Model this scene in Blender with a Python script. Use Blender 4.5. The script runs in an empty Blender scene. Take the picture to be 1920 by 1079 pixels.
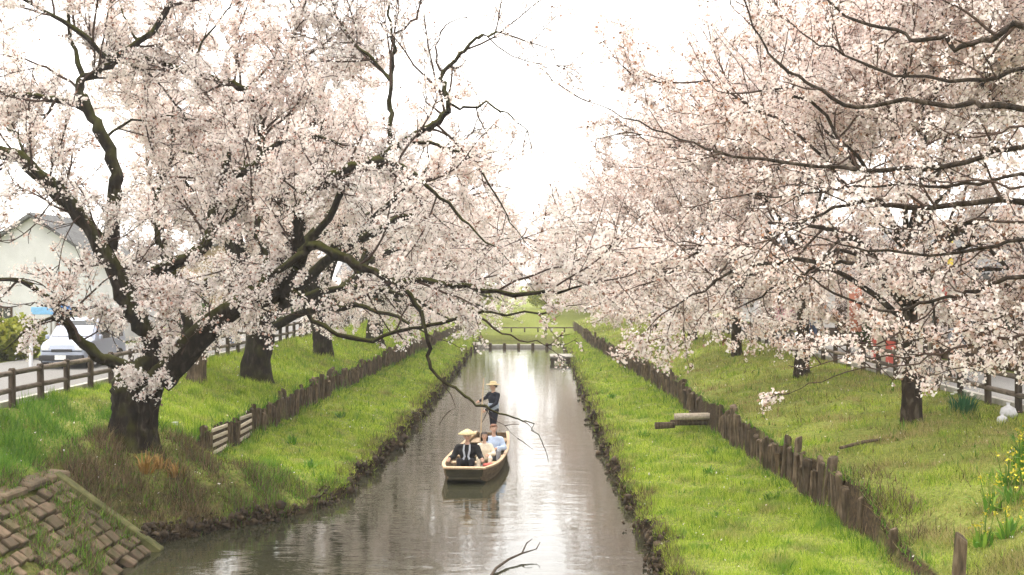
import bpy, bmesh, math, random
import numpy as np
from mathutils import Vector, Matrix, Quaternion

# ------------------------------------------------------------------ camera, world, sun, exposure
SC = bpy.context.scene
COL = SC.collection
F, H = 2200.0, 4.8            # focal length in photo pixels, eye height over the water
cam = bpy.data.cameras.new('camera')
cam.sensor_width = 36.0
cam.lens = F / 1920.0 * 36.0
cam.shift_x = -40.0 / 1920.0
cam.shift_y = -9.5 / 1920.0
cam.clip_start = 0.1
cam.clip_end = 3000.0
cam_o = bpy.data.objects.new('camera', cam)
cam_o.location = (0, 0, H)
cam_o.rotation_euler = (math.radians(90), 0, 0)
COL.objects.link(cam_o)
SC.camera = cam_o

SUN_EL, SUN_AZ = math.radians(66), math.radians(-32)     # high over the river ahead, veiled
world = bpy.data.worlds.new('World')
SC.world = world
world.use_nodes = True
wn, wl = world.node_tree.nodes, world.node_tree.links
bg = wn['Background']
sky = wn.new('ShaderNodeTexSky')
sky.sky_type = 'NISHITA'
sky.sun_disc = False
sky.sun_elevation = SUN_EL
sky.sun_rotation = SUN_AZ
sky.dust_density = 4.0
sky.air_density = 1.0
hs = wn.new('ShaderNodeHueSaturation')
hs.inputs['Saturation'].default_value = 0.25
wl.new(sky.outputs[0], hs.inputs['Color'])
mx = wn.new('ShaderNodeMix'); mx.data_type = 'RGBA'
mx.inputs[0].default_value = 0.8                         # a closed, even cloud deck
wl.new(hs.outputs[0], mx.inputs[6])
mx.inputs[7].default_value = (10.0, 9.7, 9.35, 1)
wl.new(mx.outputs[2], bg.inputs['Color'])
bg.inputs['Strength'].default_value = 0.11

sun = bpy.data.lights.new('sun', 'SUN')
sun.energy = 1.5
sun.angle = math.radians(12)
sun.color = (1.0, 0.93, 0.82)
sun_o = bpy.data.objects.new('sun', sun)
sd = Vector((math.sin(SUN_AZ) * math.cos(SUN_EL), math.cos(SUN_AZ) * math.cos(SUN_EL), math.sin(SUN_EL)))
sun_o.rotation_euler = sd.to_track_quat('Z', 'Y').to_euler()
sun_o.location = (20, 60, 60)
COL.objects.link(sun_o)

SC.view_settings.view_transform = 'Standard'
SC.view_settings.look = 'None'
SC.view_settings.gamma = 1.0
SC.view_settings.use_curve_mapping = False
SC.view_settings.exposure = 1.6
SC.cycles.max_bounces = 9
SC.cycles.diffuse_bounces = 7
SC.cycles.transmission_bounces = 7
SC.cycles.caustics_reflective = False
SC.cycles.caustics_refractive = False
try:
    SC.cycles.use_denoising = True
    SC.cycles.use_adaptive_sampling = True
    SC.cycles.adaptive_threshold = 0.03
except Exception:
    pass

RNG = np.random.default_rng(7)
random.seed(7)

def P(px, py, Y):                                        # a point of the place seen at a photo pixel, at distance Y
    return np.array([(px - 1000.0) / F * Y, Y, H - (py - 530.0) / F * Y])

# ------------------------------------------------------------------ helpers
def tag(o, label=None, cat=None, group=None, kind=None):
    if label: o['label'] = label
    if cat: o['category'] = cat
    if group: o['group'] = group
    if kind: o['kind'] = kind
    return o

def mesh_np(name, verts, faces, nper, mat=None, smooth=False):
    """verts (N,3) array, faces (M,nper) array -> mesh"""
    me = bpy.data.meshes.new(name)
    verts = np.ascontiguousarray(verts, dtype=np.float32)
    faces = np.ascontiguousarray(faces, dtype=np.int32)
    me.vertices.add(len(verts)); me.vertices.foreach_set('co', verts.ravel())
    me.loops.add(faces.size); me.loops.foreach_set('vertex_index', faces.ravel())
    me.polygons.add(len(faces))
    me.polygons.foreach_set('loop_start', np.arange(0, faces.size, nper, dtype=np.int32))
    me.polygons.foreach_set('loop_total', np.full(len(faces), nper, dtype=np.int32))
    if smooth:
        me.polygons.foreach_set('use_smooth', np.ones(len(faces), dtype=bool))
    me.update(calc_edges=True)
    me.validate()
    if mat: me.materials.append(mat)
    return me

def link(name, me, parent=None, loc=(0, 0, 0), rot=(0, 0, 0)):
    o = bpy.data.objects.new(name, me)
    COL.objects.link(o)
    o.location = loc; o.rotation_euler = rot
    if parent: o.parent = parent
    return o

def empty(name, loc=(0, 0, 0), rz=0.0):
    o = bpy.data.objects.new(name, None)
    o.empty_display_size = 0.2
    COL.objects.link(o)
    o.location = loc; o.rotation_euler = (0, 0, rz)
    return o

class MB:                                                # collects simple shapes into one mesh
    def __init__(s): s.v, s.f = [], []
    def add(s, vs, fs):
        b = len(s.v); s.v += [tuple(v) for v in vs]; s.f += [tuple(i + b for i in f) for f in fs]; return s
    def box(s, c, d, rz=0.0, m=None):
        hx, hy, hz = d[0] / 2, d[1] / 2, d[2] / 2
        vs = [Vector((x, y, z)) for x in (-hx, hx) for y in (-hy, hy) for z in (-hz, hz)]
        R = m if m is not None else Matrix.Rotation(rz, 3, 'Z')
        vs = [R @ v + Vector(c) for v in vs]
        return s.add(vs, [(0, 1, 3, 2), (4, 6, 7, 5), (0, 4, 5, 1), (2, 3, 7, 6), (0, 2, 6, 4), (1, 5, 7, 3)])
    def tube(s, pts, rad, n=8, cap=True):
        v, f = tube_np(np.array(pts, float), np.array(rad, float) if np.ndim(rad) else np.full(len(pts), rad), n)
        b = len(s.v); s.v += [tuple(x) for x in v]; s.f += [tuple(int(i) + b for i in q) for q in f]
        if cap:
            s.f.append(tuple(b + i for i in range(n))[::-1])
            k = b + (len(pts) - 1) * n
            s.f.append(tuple(k + i for i in range(n)))
        return s
    def lathe(s, prof, n=12, c=(0, 0, 0)):               # prof: (r, z)
        b = len(s.v)
        for r, z in prof:
            for k in range(n):
                a = 2 * math.pi * k / n
                s.v.append((c[0] + r * math.cos(a), c[1] + r * math.sin(a), c[2] + z))
        for i in range(len(prof) - 1):
            for k in range(n):
                s.f.append((b + i * n + k, b + i * n + (k + 1) % n, b + (i + 1) * n + (k + 1) % n, b + (i + 1) * n + k))
        return s
    def mesh(s, name, mat=None, bevel=0.0, smooth=False):
        me = bpy.data.meshes.new(name); me.from_pydata(s.v, [], s.f)
        bm = bmesh.new(); bm.from_mesh(me)
        bmesh.ops.recalc_face_normals(bm, faces=bm.faces)
        if bevel: bmesh.ops.bevel(bm, geom=bm.edges[:], offset=bevel, segments=1, affect='EDGES', clamp_overlap=True)
        if smooth:
            for f in bm.faces: f.smooth = True
        bm.to_mesh(me); bm.free()
        if mat: me.materials.append(mat)
        return me
    def build(s, name, mat, parent=None, bevel=0.0, smooth=False, loc=(0, 0, 0), rot=(0, 0, 0)):
        return link(name, s.mesh(name, mat, bevel, smooth), parent, loc, rot)

def tube_np(pts, rad, n):
    m = len(pts)
    t = np.empty_like(pts)
    t[1:-1] = pts[2:] - pts[:-2]; t[0] = pts[1] - pts[0]; t[-1] = pts[-1] - pts[-2]
    t /= np.linalg.norm(t, axis=1, keepdims=True) + 1e-9
    avg = t.mean(0)
    ref = np.array([1.0, 0.13, 0.07]) if abs(avg[0]) < 0.7 * np.linalg.norm(avg) + 1e-9 else np.array([0.07, 0.13, 1.0])
    u = np.cross(t, ref); u /= np.linalg.norm(u, axis=1, keepdims=True) + 1e-9
    w = np.cross(t, u)
    a = np.arange(n) * 2 * np.pi / n
    ring = u[:, None, :] * np.cos(a)[None, :, None] + w[:, None, :] * np.sin(a)[None, :, None]
    v = (pts[:, None, :] + ring * rad[:, None, None]).reshape(-1, 3)
    i = np.arange(m - 1)[:, None] * n
    k = np.arange(n)[None, :]; k2 = (k + 1) % n
    f = np.stack([i + k, i + k2, i + n + k2, i + n + k], -1).reshape(-1, 4)
    return v, f

# ------------------------------------------------------------------ materials
def new_mat(name):
    m = bpy.data.materials.new(name); m.use_nodes = True
    nt = m.node_tree
    return m, nt, nt.nodes, nt.links, nt.nodes['Principled BSDF']

def ramp(n, stops, interp='LINEAR'):
    r = n.new('ShaderNodeValToRGB'); r.color_ramp.interpolation = interp
    el = r.color_ramp.elements
    while len(el) > 1: el.remove(el[0])
    el[0].position, el[0].color = stops[0][0], (*stops[0][1], 1)
    for p, c in stops[1:]:
        e = el.new(p); e.color = (*c, 1)
    return r

def noise(n, l, scale, detail=4, vec=None, dist=0.0, rough=0.55):
    t = n.new('ShaderNodeTexNoise'); t.inputs['Scale'].default_value = scale
    t.inputs['Detail'].default_value = detail; t.inputs['Distortion'].default_value = dist
    t.inputs['Roughness'].default_value = rough
    if vec is not None: l.new(vec, t.inputs['Vector'])
    return t

def bump(n, l, src, dst, strength, dist=0.02):
    b = n.new('ShaderNodeBump'); b.inputs['Strength'].default_value = strength; b.inputs['Distance'].default_value = dist
    l.new(src, b.inputs['Height']); l.new(b.outputs[0], dst.inputs['Normal']); return b

def mottled(name, stops, scale=6, rough=0.85, bstr=0.4, bdist=0.02, detail=6, stretch=None, world_space=False, spec=0.3):
    m, nt, n, l, p = new_mat(name)
    tc = n.new('ShaderNodeTexCoord')
    vec = tc.outputs['Object']
    if world_space:
        g = n.new('ShaderNodeNewGeometry'); vec = g.outputs['Position']
    if stretch:
        mp = n.new('ShaderNodeMapping'); mp.inputs['Scale'].default_value = stretch
        l.new(vec, mp.inputs['Vector']); vec = mp.outputs[0]
    t = noise(n, l, scale, detail, vec)
    r = ramp(n, stops); l.new(t.outputs[0], r.inputs[0])
    oi = n.new('ShaderNodeObjectInfo')
    hsv = n.new('ShaderNodeHueSaturation')
    mr = n.new('ShaderNodeMapRange'); mr.inputs[3].default_value = 0.75; mr.inputs[4].default_value = 1.25
    l.new(oi.outputs['Random'], mr.inputs[0]); l.new(mr.outputs[0], hsv.inputs['Value'])
    l.new(r.outputs[0], hsv.inputs['Color']); l.new(hsv.outputs[0], p.inputs['Base Color'])
    p.inputs['Roughness'].default_value = rough
    p.inputs['Specular IOR Level'].default_value = spec
    if bstr: bump(n, l, t.outputs[0], p, bstr, bdist)
    return m

def plain(name, col, rough=0.7, var=0.12, scale=20, metallic=0.0, spec=0.4):
    c0 = tuple(max(0, c * (1 - var)) for c in col); c1 = tuple(min(1, c * (1 + var)) for c in col)
    m = mottled(name, [(0.3, c0), (0.7, c1)], scale, rough, 0.12, 0.005, 3, spec=spec)
    m.node_tree.nodes['Principled BSDF'].inputs['Metallic'].default_value = metallic
    for nd in m.node_tree.nodes:
        if nd.type == 'MAP_RANGE': nd.inputs[3].default_value = 0.97; nd.inputs[4].default_value = 1.03
    return m

def mat_bark(name='bark', moss=(0.62, 1.0), lift=1.0):
    m, nt, n, l, p = new_mat(name)
    g = n.new('ShaderNodeNewGeometry')
    mp = n.new('ShaderNodeMapping'); mp.inputs['Scale'].default_value = (1, 1, 0.35); l.new(g.outputs['Position'], mp.inputs[0])
    t = noise(n, l, 9, 8, mp.outputs[0], 0.6)
    r = ramp(n, [(0.3, (0.006 * lift, 0.0045 * lift, 0.0035 * lift)), (0.55, (0.024 * lift, 0.017 * lift, 0.012 * lift)), (0.72, (0.085 * lift, 0.068 * lift, 0.054 * lift))]); l.new(t.outputs[0], r.inputs[0])
    # moss sits on the upper sides
    sx = n.new('ShaderNodeSeparateXYZ'); l.new(g.outputs['Normal'], sx.inputs[0])
    t2 = noise(n, l, 2.2, 5, g.outputs['Position'])
    ad = n.new('ShaderNodeMath'); ad.operation = 'MULTIPLY_ADD'; ad.inputs[1].default_value = 0.55; l.new(sx.outputs[2], ad.inputs[0]); l.new(t2.outputs[0], ad.inputs[2])
    mr = n.new('ShaderNodeMapRange'); mr.inputs[1].default_value = moss[0]; mr.inputs[2].default_value = moss[1]; l.new(ad.outputs[0], mr.inputs[0])
    mm = n.new('ShaderNodeMix'); mm.data_type = 'RGBA'; l.new(mr.outputs[0], mm.inputs[0]); l.new(r.outputs[0], mm.inputs[6])
    mm.inputs[7].default_value = (0.055, 0.056, 0.013, 1)
    l.new(mm.outputs[2], p.inputs['Base Color']); p.inputs['Roughness'].default_value = 0.95; p.inputs['Specular IOR Level'].default_value = 0.15
    bump(n, l, t.outputs[0], p, 0.9, 0.06)
    return m

def mat_blossom(name, stops, transl=0.5):
    m, nt, n, l, p = new_mat(name)
    g = n.new('ShaderNodeNewGeometry')
    r = ramp(n, stops, 'CONSTANT'); l.new(g.outputs['Random Per Island'], r.inputs[0])
    # whole sprays run pinker or whiter
    t = noise(n, l, 0.55, 3, g.outputs['Position'])
    hsv = n.new('ShaderNodeHueSaturation')
    mr = n.new('ShaderNodeMapRange'); mr.inputs[1].default_value = 0.3; mr.inputs[2].default_value = 0.7; mr.inputs[3].default_value = 0.65; mr.inputs[4].default_value = 1.35
    l.new(t.outputs[0], mr.inputs[0]); l.new(mr.outputs[0], hsv.inputs['Saturation']); l.new(r.outputs[0], hsv.inputs['Color'])
    l.new(hsv.outputs[0], p.inputs['Base Color']); p.inputs['Roughness'].default_value = 0.9; p.inputs['Specular IOR Level'].default_value = 0.1
    tr = n.new('ShaderNodeBsdfTranslucent'); l.new(hsv.outputs[0], tr.inputs['Color'])
    ms = n.new('ShaderNodeMixShader'); ms.inputs[0].default_value = transl
    l.new(p.outputs[0], ms.inputs[1]); l.new(tr.outputs[0], ms.inputs[2])
    l.new(ms.outputs[0], n['Material Output'].inputs['Surface'])
    return m

def mat_grass(name, stops, dry, dry_lo, dry_hi, transl=0.35, pscale=0.5, clump=0.0):
    m, nt, n, l, p = new_mat(name)
    g = n.new('ShaderNodeNewGeometry')
    r = ramp(n, stops); l.new(g.outputs['Random Per Island'], r.inputs[0])
    r2 = ramp(n, dry); l.new(g.outputs['Random Per Island'], r2.inputs[0])
    t = noise(n, l, pscale, 5, g.outputs['Position'], 0.3, 0.65)
    mr = n.new('ShaderNodeMapRange'); mr.inputs[1].default_value = dry_lo; mr.inputs[2].default_value = dry_hi; l.new(t.outputs[0], mr.inputs[0])
    # clumps of a deeper green species
    t3 = noise(n, l, 1.7, 4, g.outputs['Position'], 0.5, 0.6)
    m3 = n.new('ShaderNodeMapRange'); m3.inputs[1].default_value = 0.50; m3.inputs[2].default_value = 0.66; m3.inputs[4].default_value = clump; l.new(t3.outputs[0], m3.inputs[0])
    mc = n.new('ShaderNodeMix'); mc.data_type = 'RGBA'; l.new(m3.outputs[0], mc.inputs[0]); l.new(r.outputs[0], mc.inputs[6]); mc.inputs[7].default_value = (0.10, 0.23, 0.025, 1)
    mm = n.new('ShaderNodeMix'); mm.data_type = 'RGBA'; l.new(mr.outputs[0], mm.inputs[0]); l.new(mc.outputs[2], mm.inputs[6]); l.new(r2.outputs[0], mm.inputs[7])
    l.new(mm.outputs[2], p.inputs['Base Color']); p.inputs['Roughness'].default_value = 0.75; p.inputs['Specular IOR Level'].default_value = 0.2
    tr = n.new('ShaderNodeBsdfTranslucent'); l.new(mm.outputs[2], tr.inputs['Color'])
    ms = n.new('ShaderNodeMixShader'); ms.inputs[0].default_value = transl
    l.new(p.outputs[0], ms.inputs[1]); l.new(tr.outputs[0], ms.inputs[2])
    l.new(ms.outputs[0], n['Material Output'].inputs['Surface'])
    return m

def mat_water():
    m, nt, n, l, p = new_mat('river_water')
    g = n.new('ShaderNodeNewGeometry')
    p.inputs['Base Color'].default_value = (0.034, 0.034, 0.020, 1)
    p.inputs['Roughness'].default_value = 0.03
    p.inputs['IOR'].default_value = 1.72
    mp = n.new('ShaderNodeMapping'); mp.inputs['Scale'].default_value = (0.55, 1.5, 1); l.new(g.outputs['Position'], mp.inputs[0])
    a = noise(n, l, 1.3, 3, mp.outputs[0], 0.4)
    b_ = noise(n, l, 6.0, 3, mp.outputs[0], 0.3)
    md = n.new('ShaderNodeMath'); md.operation = 'MULTIPLY_ADD'; md.inputs[1].default_value = 0.16
    l.new(b_.outputs[0], md.inputs[0]); l.new(a.outputs[0], md.inputs[2])
    bump(n, l, md.outputs[0], p, 0.30, 0.03)
    return m

def mat_ground():
    m, nt, n, l, p = new_mat('bank_soil')
    g = n.new('ShaderNodeNewGeometry')
    t = noise(n, l, 1.1, 8, g.outputs['Position'], 0.4, 0.65)
    t2 = noise(n, l, 14, 6, g.outputs['Position'])
    soil = ramp(n, [(0.35, (0.010, 0.007, 0.004)), (0.7, (0.07, 0.048, 0.026))]); l.new(t2.outputs[0], soil.inputs[0])
    turf = ramp(n, [(0.3, (0.08, 0.10, 0.02)), (0.55, (0.17, 0.20, 0.04)), (0.75, (0.24, 0.22, 0.09))]); l.new(t2.outputs[0], turf.inputs[0])
    # turf on the flatter ground, bare soil on the steep cut edges
    sx = n.new('ShaderNodeSeparateXYZ'); l.new(g.outputs['Normal'], sx.inputs[0])
    mr = n.new('ShaderNodeMapRange'); mr.inputs[1].default_value = 0.72; mr.inputs[2].default_value = 0.92; l.new(sx.outputs[2], mr.inputs[0])
    mm = n.new('ShaderNodeMix'); mm.data_type = 'RGBA'; l.new(mr.outputs[0], mm.inputs[0]); l.new(soil.outputs[0], mm.inputs[6]); l.new(turf.outputs[0], mm.inputs[7])
    l.new(mm.outputs[2], p.inputs['Base Color']); p.inputs['Roughness'].default_value = 0.95; p.inputs['Specular IOR Level'].default_value = 0.1
    bump(n, l, t2.outputs[0], p, 0.8, 0.05)
    return m

M = {}
M['bark'] = mat_bark(moss=(.5, .9), lift=.75)
M['bark_plain'] = mat_bark('bark_plain', (1.2, 1.6), 1.5)
M['twig'] = mottled('twig', [(0.3, (0.03, 0.018, 0.013)), (0.7, (0.085, 0.052, 0.040))], 8, 0.9, 0, world_space=True)
M['blossom'] = mat_blossom('blossom', [(0.0, (0.88, 0.815, 0.78)), (0.32, (0.85, 0.765, 0.73)), (0.58, (0.80, 0.69, 0.66)), (0.73, (0.92, 0.885, 0.855)), (0.92, (0.50, 0.32, 0.27)), (0.965, (0.20, 0.11, 0.08))])
M['blossom_pink'] = mat_blossom('blossom_pink', [(0.0, (0.87, 0.80, 0.765)), (0.28, (0.83, 0.735, 0.70)), (0.52, (0.77, 0.64, 0.61)), (0.66, (0.91, 0.86, 0.83)), (0.80, (0.66, 0.52, 0.47)), (0.91, (0.40, 0.25, 0.18)), (0.965, (0.16, 0.09, 0.06))])
GREEN = [(0.0, (0.12, 0.23, 0.018)), (0.35, (0.29, 0.41, 0.035)), (0.75, (0.45, 0.55, 0.065)), (1.0, (0.58, 0.59, 0.14))]
DRYG = [(0.0, (0.18, 0.17, 0.05)), (0.5, (0.36, 0.31, 0.12)), (1.0, (0.48, 0.40, 0.21))]
M['grass'] = mat_grass('grass', GREEN, DRYG, 0.50, 0.74, pscale=1.1, clump=.75)
M['grass_dry'] = mat_grass('grass_dry', GREEN, DRYG, 0.38, 0.62, pscale=.9, clump=.8)
M['lush'] = mat_grass('lush', [(0.0, (0.05, 0.13, 0.015)), (0.6, (0.11, 0.24, 0.025)), (1.0, (0.22, 0.34, 0.04))], [(0.0, (0.10, 0.15, 0.03)), (1.0, (0.25, 0.26, 0.06))], 0.6, 0.85)
M['deadweed'] = mat_grass('deadweed', [(0.0, (0.04, 0.028, 0.014)), (0.6, (0.13, 0.092, 0.048)), (1.0, (0.28, 0.21, 0.11))], [(0.0, (0.07, 0.09, 0.02)), (1.0, (0.16, 0.17, 0.05))], 0.55, 0.7, 0.2)
M['fern'] = mat_grass('fern', [(0.0, (0.20, 0.11, 0.03)), (1.0, (0.42, 0.26, 0.08))], [(0.0, (0.2, 0.11, 0.04)), (1.0, (0.38, 0.24, 0.09))], 0.5, 0.8, 0.2)
M['daff'] = mat_grass('daff', [(0.0, (0.02, 0.09, 0.04)), (1.0, (0.05, 0.17, 0.07))], [(0.0, (0.03, 0.10, 0.04)), (1.0, (0.06, 0.18, 0.08))], 0.5, 0.8, 0.2)
M['yellow'] = plain('petal_yellow', (0.55, 0.45, 0.03), 0.8)
M['white_petal'] = plain('petal_white', (0.80, 0.80, 0.74), 0.8)
M['water'] = mat_water()
M['ground'] = mat_ground()
M['mud'] = mottled('mud', [(0.3, (0.012, 0.008, 0.005)), (0.55, (0.05, 0.034, 0.02)), (0.8, (0.14, 0.10, 0.055))], 7, 0.95, 0.8, 0.05, world_space=True)
M['stake'] = mottled('stake', [(0.28, (0.02, 0.014, 0.008)), (0.5, (0.085, 0.060, 0.037)), (0.75, (0.20, 0.15, 0.10))], 5, 0.92, 0.8, 0.03, stretch=(3, 3, 0.7), world_space=True)
M['slat'] = mottled('slat', [(0.3, (0.30, 0.25, 0.19)), (0.7, (0.5, 0.44, 0.36))], 6, 0.85, 0.3, stretch=(3, 0.6, 3))
M['fence'] = mottled('fence_wood', [(0.3, (0.025, 0.018, 0.013)), (0.7, (0.085, 0.062, 0.045))], 6, 0.8, 0.5, stretch=(3, 3, 0.8), world_space=True)
M['rail'] = mottled('rail_wood', [(0.3, (0.06, 0.045, 0.035)), (0.7, (0.20, 0.165, 0.13))], 6, 0.8, 0.4, stretch=(3, 0.8, 3), world_space=True)
M['asphalt'] = mottled('asphalt', [(0.3, (0.16, 0.155, 0.15)), (0.7, (0.25, 0.245, 0.235))], 30, 0.9, 0.3, 0.004, world_space=True)
M['block'] = mottled('block_stone', [(0.25, (0.03, 0.03, 0.010)), (0.42, (0.06, 0.05, 0.022)), (0.55, (0.09, 0.063, 0.04)), (0.8, (0.17, 0.12, 0.08))], 5, 0.9, 0.7, 0.02, world_space=True)
M['coping'] = mottled('coping_stone', [(0.3, (0.06, 0.045, 0.026)), (0.7, (0.17, 0.125, 0.08))], 5, 0.9, 0.5, 0.02, world_space=True)
M['mossbeam'] = mottled('mossy_concrete', [(0.3, (0.05, 0.055, 0.016)), (0.7, (0.16, 0.15, 0.06))], 6, 0.9, 0.5, 0.02)
M['concrete'] = mottled('concrete', [(0.3, (0.26, 0.25, 0.22)), (0.7, (0.42, 0.40, 0.36))], 4, 0.85, 0.3, 0.01, world_space=True)

# ------------------------------------------------------------------ terrain
def interp(tab, y):
    t = np.array(tab, float); return np.interp(y, t[:, 0], t[:, 1])
XL = [(-40, -6.8), (19, -6.8), (21.5, -6.85), (22.6, -6.2), (23.5, -5.3), (24.5, -4.45), (27, -4.15), (36, -4.0), (53, -4.05), (80, -4.25), (96, -4.4), (600, -4.4)]
XR = [(-40, 2.3), (15, 2.2), (19, 2.1), (26, 2.0), (38, 2.05), (66, 2.2), (96, 2.2), (600, 2.2)]
XSL = [(0, -7.5), (26, -7.45), (45, -7.3), (72, -6.5), (95, -6.3), (600, -6.3)]
XSR = [(-40, 5.5), (10, 5.4), (21, 5.3), (31.6, 5.0), (43, 4.95), (60, 4.35), (75, 3.75), (95, 3.6), (600, 3.6)]
ROAD = 2.2
def wob(y, s):
    return 0.10 * np.sin(1.7 * y + s) + 0.07 * np.sin(4.3 * y + 2.1 * s) + 0.05 * np.sin(9.1 * y + 0.7 * s) + 0.035 * np.sin(17.3 * y + 1.3 * s)
def sstep(x, a, b):
    t = np.clip((x - a) / (b - a), 0, 1); return t * t * (3 - 2 * t)
def lump(x, y):
    return (0.05 * np.sin(1.9 * x + 0.7 * y) * np.sin(1.3 * y - 0.6 * x + 1.0) + 0.03 * np.sin(3.7 * x - 2.3 * y) + 0.02 * np.sin(6.1 * y + 5.2 * x + 2)
            + 0.015 * np.sin(11.3 * x + 2) * np.sin(9.7 * y))
def hgt(x, y):
    x = np.asarray(x, float); y = np.asarray(y, float)
    calm = sstep(y, 21.0, 22.0)
    xl = interp(XL, y) + wob(y, 0.3) * calm
    xr = interp(XR, y) + wob(y, 4.0)
    xsl, xsr = interp(XSL, y), interp(XSR, y)
    bed = -0.75 + 0.0 * x
    # left, terraced behind the stakes
    d = xl - x
    ml = np.clip(d / (xl - xsl), 0, 1)
    lo = 0.30 + 0.42 * ml + lump(x, y) * 0.8 * sstep(d, 0, .4)
    up = np.interp(-x, [6.0, 7.5, 9.0, 10.3, 10.8], [1.26, 1.36, 1.76, 2.12, ROAD - 0.03]) + lump(x, y) * sstep(-10.7 - x, 0, -0.6)
    zt = np.where(x < xsl, up, lo)
    # left near slope with the stone facing
    a = np.clip(d / (xl + 10.8), 0, 1)
    zn = np.interp(a, [0, 0.15, 0.42, 1.0], [0.10, 0.38, 1.12, ROAD - 0.03]) + lump(x, y) * 1.3 * sstep(-10.7 - x, 0, -0.6) * sstep(d, 0, .3)
    zr = np.minimum((-6.75 - x) * 0.743 - 0.10, np.interp(-x, [8.0, 8.5, 10.8], [1.28, 1.33, ROAD - 0.03]) + lump(x, y) * .5 * sstep(-10.7 - x, 0, -0.6))
    zn = zn * sstep(y, 20.9, 21.5) + zr * (1 - sstep(y, 20.9, 21.5))
    w = sstep(y, 25.4, 26.8)
    zl = zt * w + zn * (1 - w)
    zl = np.where(x < -10.85, ROAD - 0.03, zl)
    zl = bed + (zl - bed) * sstep(d, -0.02, 0.14)
    # right
    e = x - xr
    mrr = np.clip(e / (xsr - xr), 0, 1)
    lo = 0.30 + 0.40 * mrr + lump(x + 3, y) * 0.8 * sstep(e, 0, .4)
    up = np.interp(x - (xsr - 5.2), [5.0, 5.4, 7.5, 9.2, 9.6], [1.36, 1.42, 1.92, 2.13, ROAD - 0.03]) + lump(x - 5, y) * sstep(9.4 - (x - (xsr - 5.2)), 0, .6)
    near = np.interp(x, [4.6, 5.3, 6.2, 7.5, 9.5], [0.66, 0.82, 1.25, 1.75, ROAD - 0.03]) + lump(x - 5, y)
    up = up * sstep(y, 16.5, 19.5) + near * (1 - sstep(y, 16.5, 19.5))
    zz = np.where(x > xsr, up, lo)
    zz = np.where(x > 9.75, ROAD - 0.03, zz)
    zz = bed + (zz - bed) * sstep(e, -0.02, 0.14)
    z = np.where(x < (xl + xr) / 2, zl, zz)
    # the river bends away behind the far footbridge: a grassy bank closes the view
    far = sstep(y, 97.0, 99.0) * 0.9 + sstep(y, 99, 112) * 1.1
    zf = np.maximum(z, -0.75 + far * 1.45)
    z = np.where(y > 97.0, zf, z)
    return z

def grid_axis(parts):
    out = []
    for a, b, s in parts: out += list(np.arange(a, b, s))
    return np.array(out + [parts[-1][1]])
gx = grid_axis([(-500, -60, 40), (-60, -20, 5), (-20, -11.4, 0.8), (-11.4, -3.6, 0.10), (-3.6, 1.6, 0.4), (1.6, 10.0, 0.10), (10.0, 20, 1.0), (20, 60, 5), (60, 500, 40)])
gy = grid_axis([(-40, 8, 4), (8, 14, 0.5), (14, 34, 0.14), (34, 60, 0.3), (60, 115, 0.7), (115, 200, 8), (200, 900, 70)])
X, Yg = np.meshgrid(gx, gy)
Z = hgt(X, Yg)
nx, ny = len(gx), len(gy)
idx = np.arange(nx * ny).reshape(ny, nx)
q = np.stack([idx[:-1, :-1], idx[:-1, 1:], idx[1:, 1:], idx[1:, :-1]], -1).reshape(-1, 4)
g = link('ground', mesh_np('ground', np.stack([X, Yg, Z], -1).reshape(-1, 3), q, 4, M['ground'], True))
tag(g, kind='structure')

wv = np.array([[-9.5, -40, 0], [4.0, -40, 0], [4.0, 101, 0], [-9.5, 101, 0]])
tag(link('water', mesh_np('water', wv, np.array([[0, 1, 2, 3]]), 4, M['water'])), kind='structure')

# roads along both banks, with a low kerb towards the grass
def strip(name, x0, x1, y0, y1, z0, z1, mat):
    b = MB().box(((x0 + x1) / 2, (y0 + y1) / 2, (z0 + z1) / 2), (x1 - x0, y1 - y0, z1 - z0))
    return tag(b.build(name, mat), kind='structure')
strip('road', -17.2, -11.25, -30, 130, ROAD - .3, ROAD + 0.002, M['asphalt'])
strip('road', 10.15, 13.7, -30, 130, ROAD - .3, ROAD + 0.002, M['asphalt'])
strip('kerb', -11.25, -11.10, -30, 130, ROAD - .3, ROAD + 0.09, M['concrete'])
strip('kerb', 10.00, 10.15, -30, 130, ROAD - .3, ROAD + 0.09, M['concrete'])

# ------------------------------------------------------------------ cherry trees
def unit(v): return v / (np.linalg.norm(v) + 1e-9)

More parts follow.
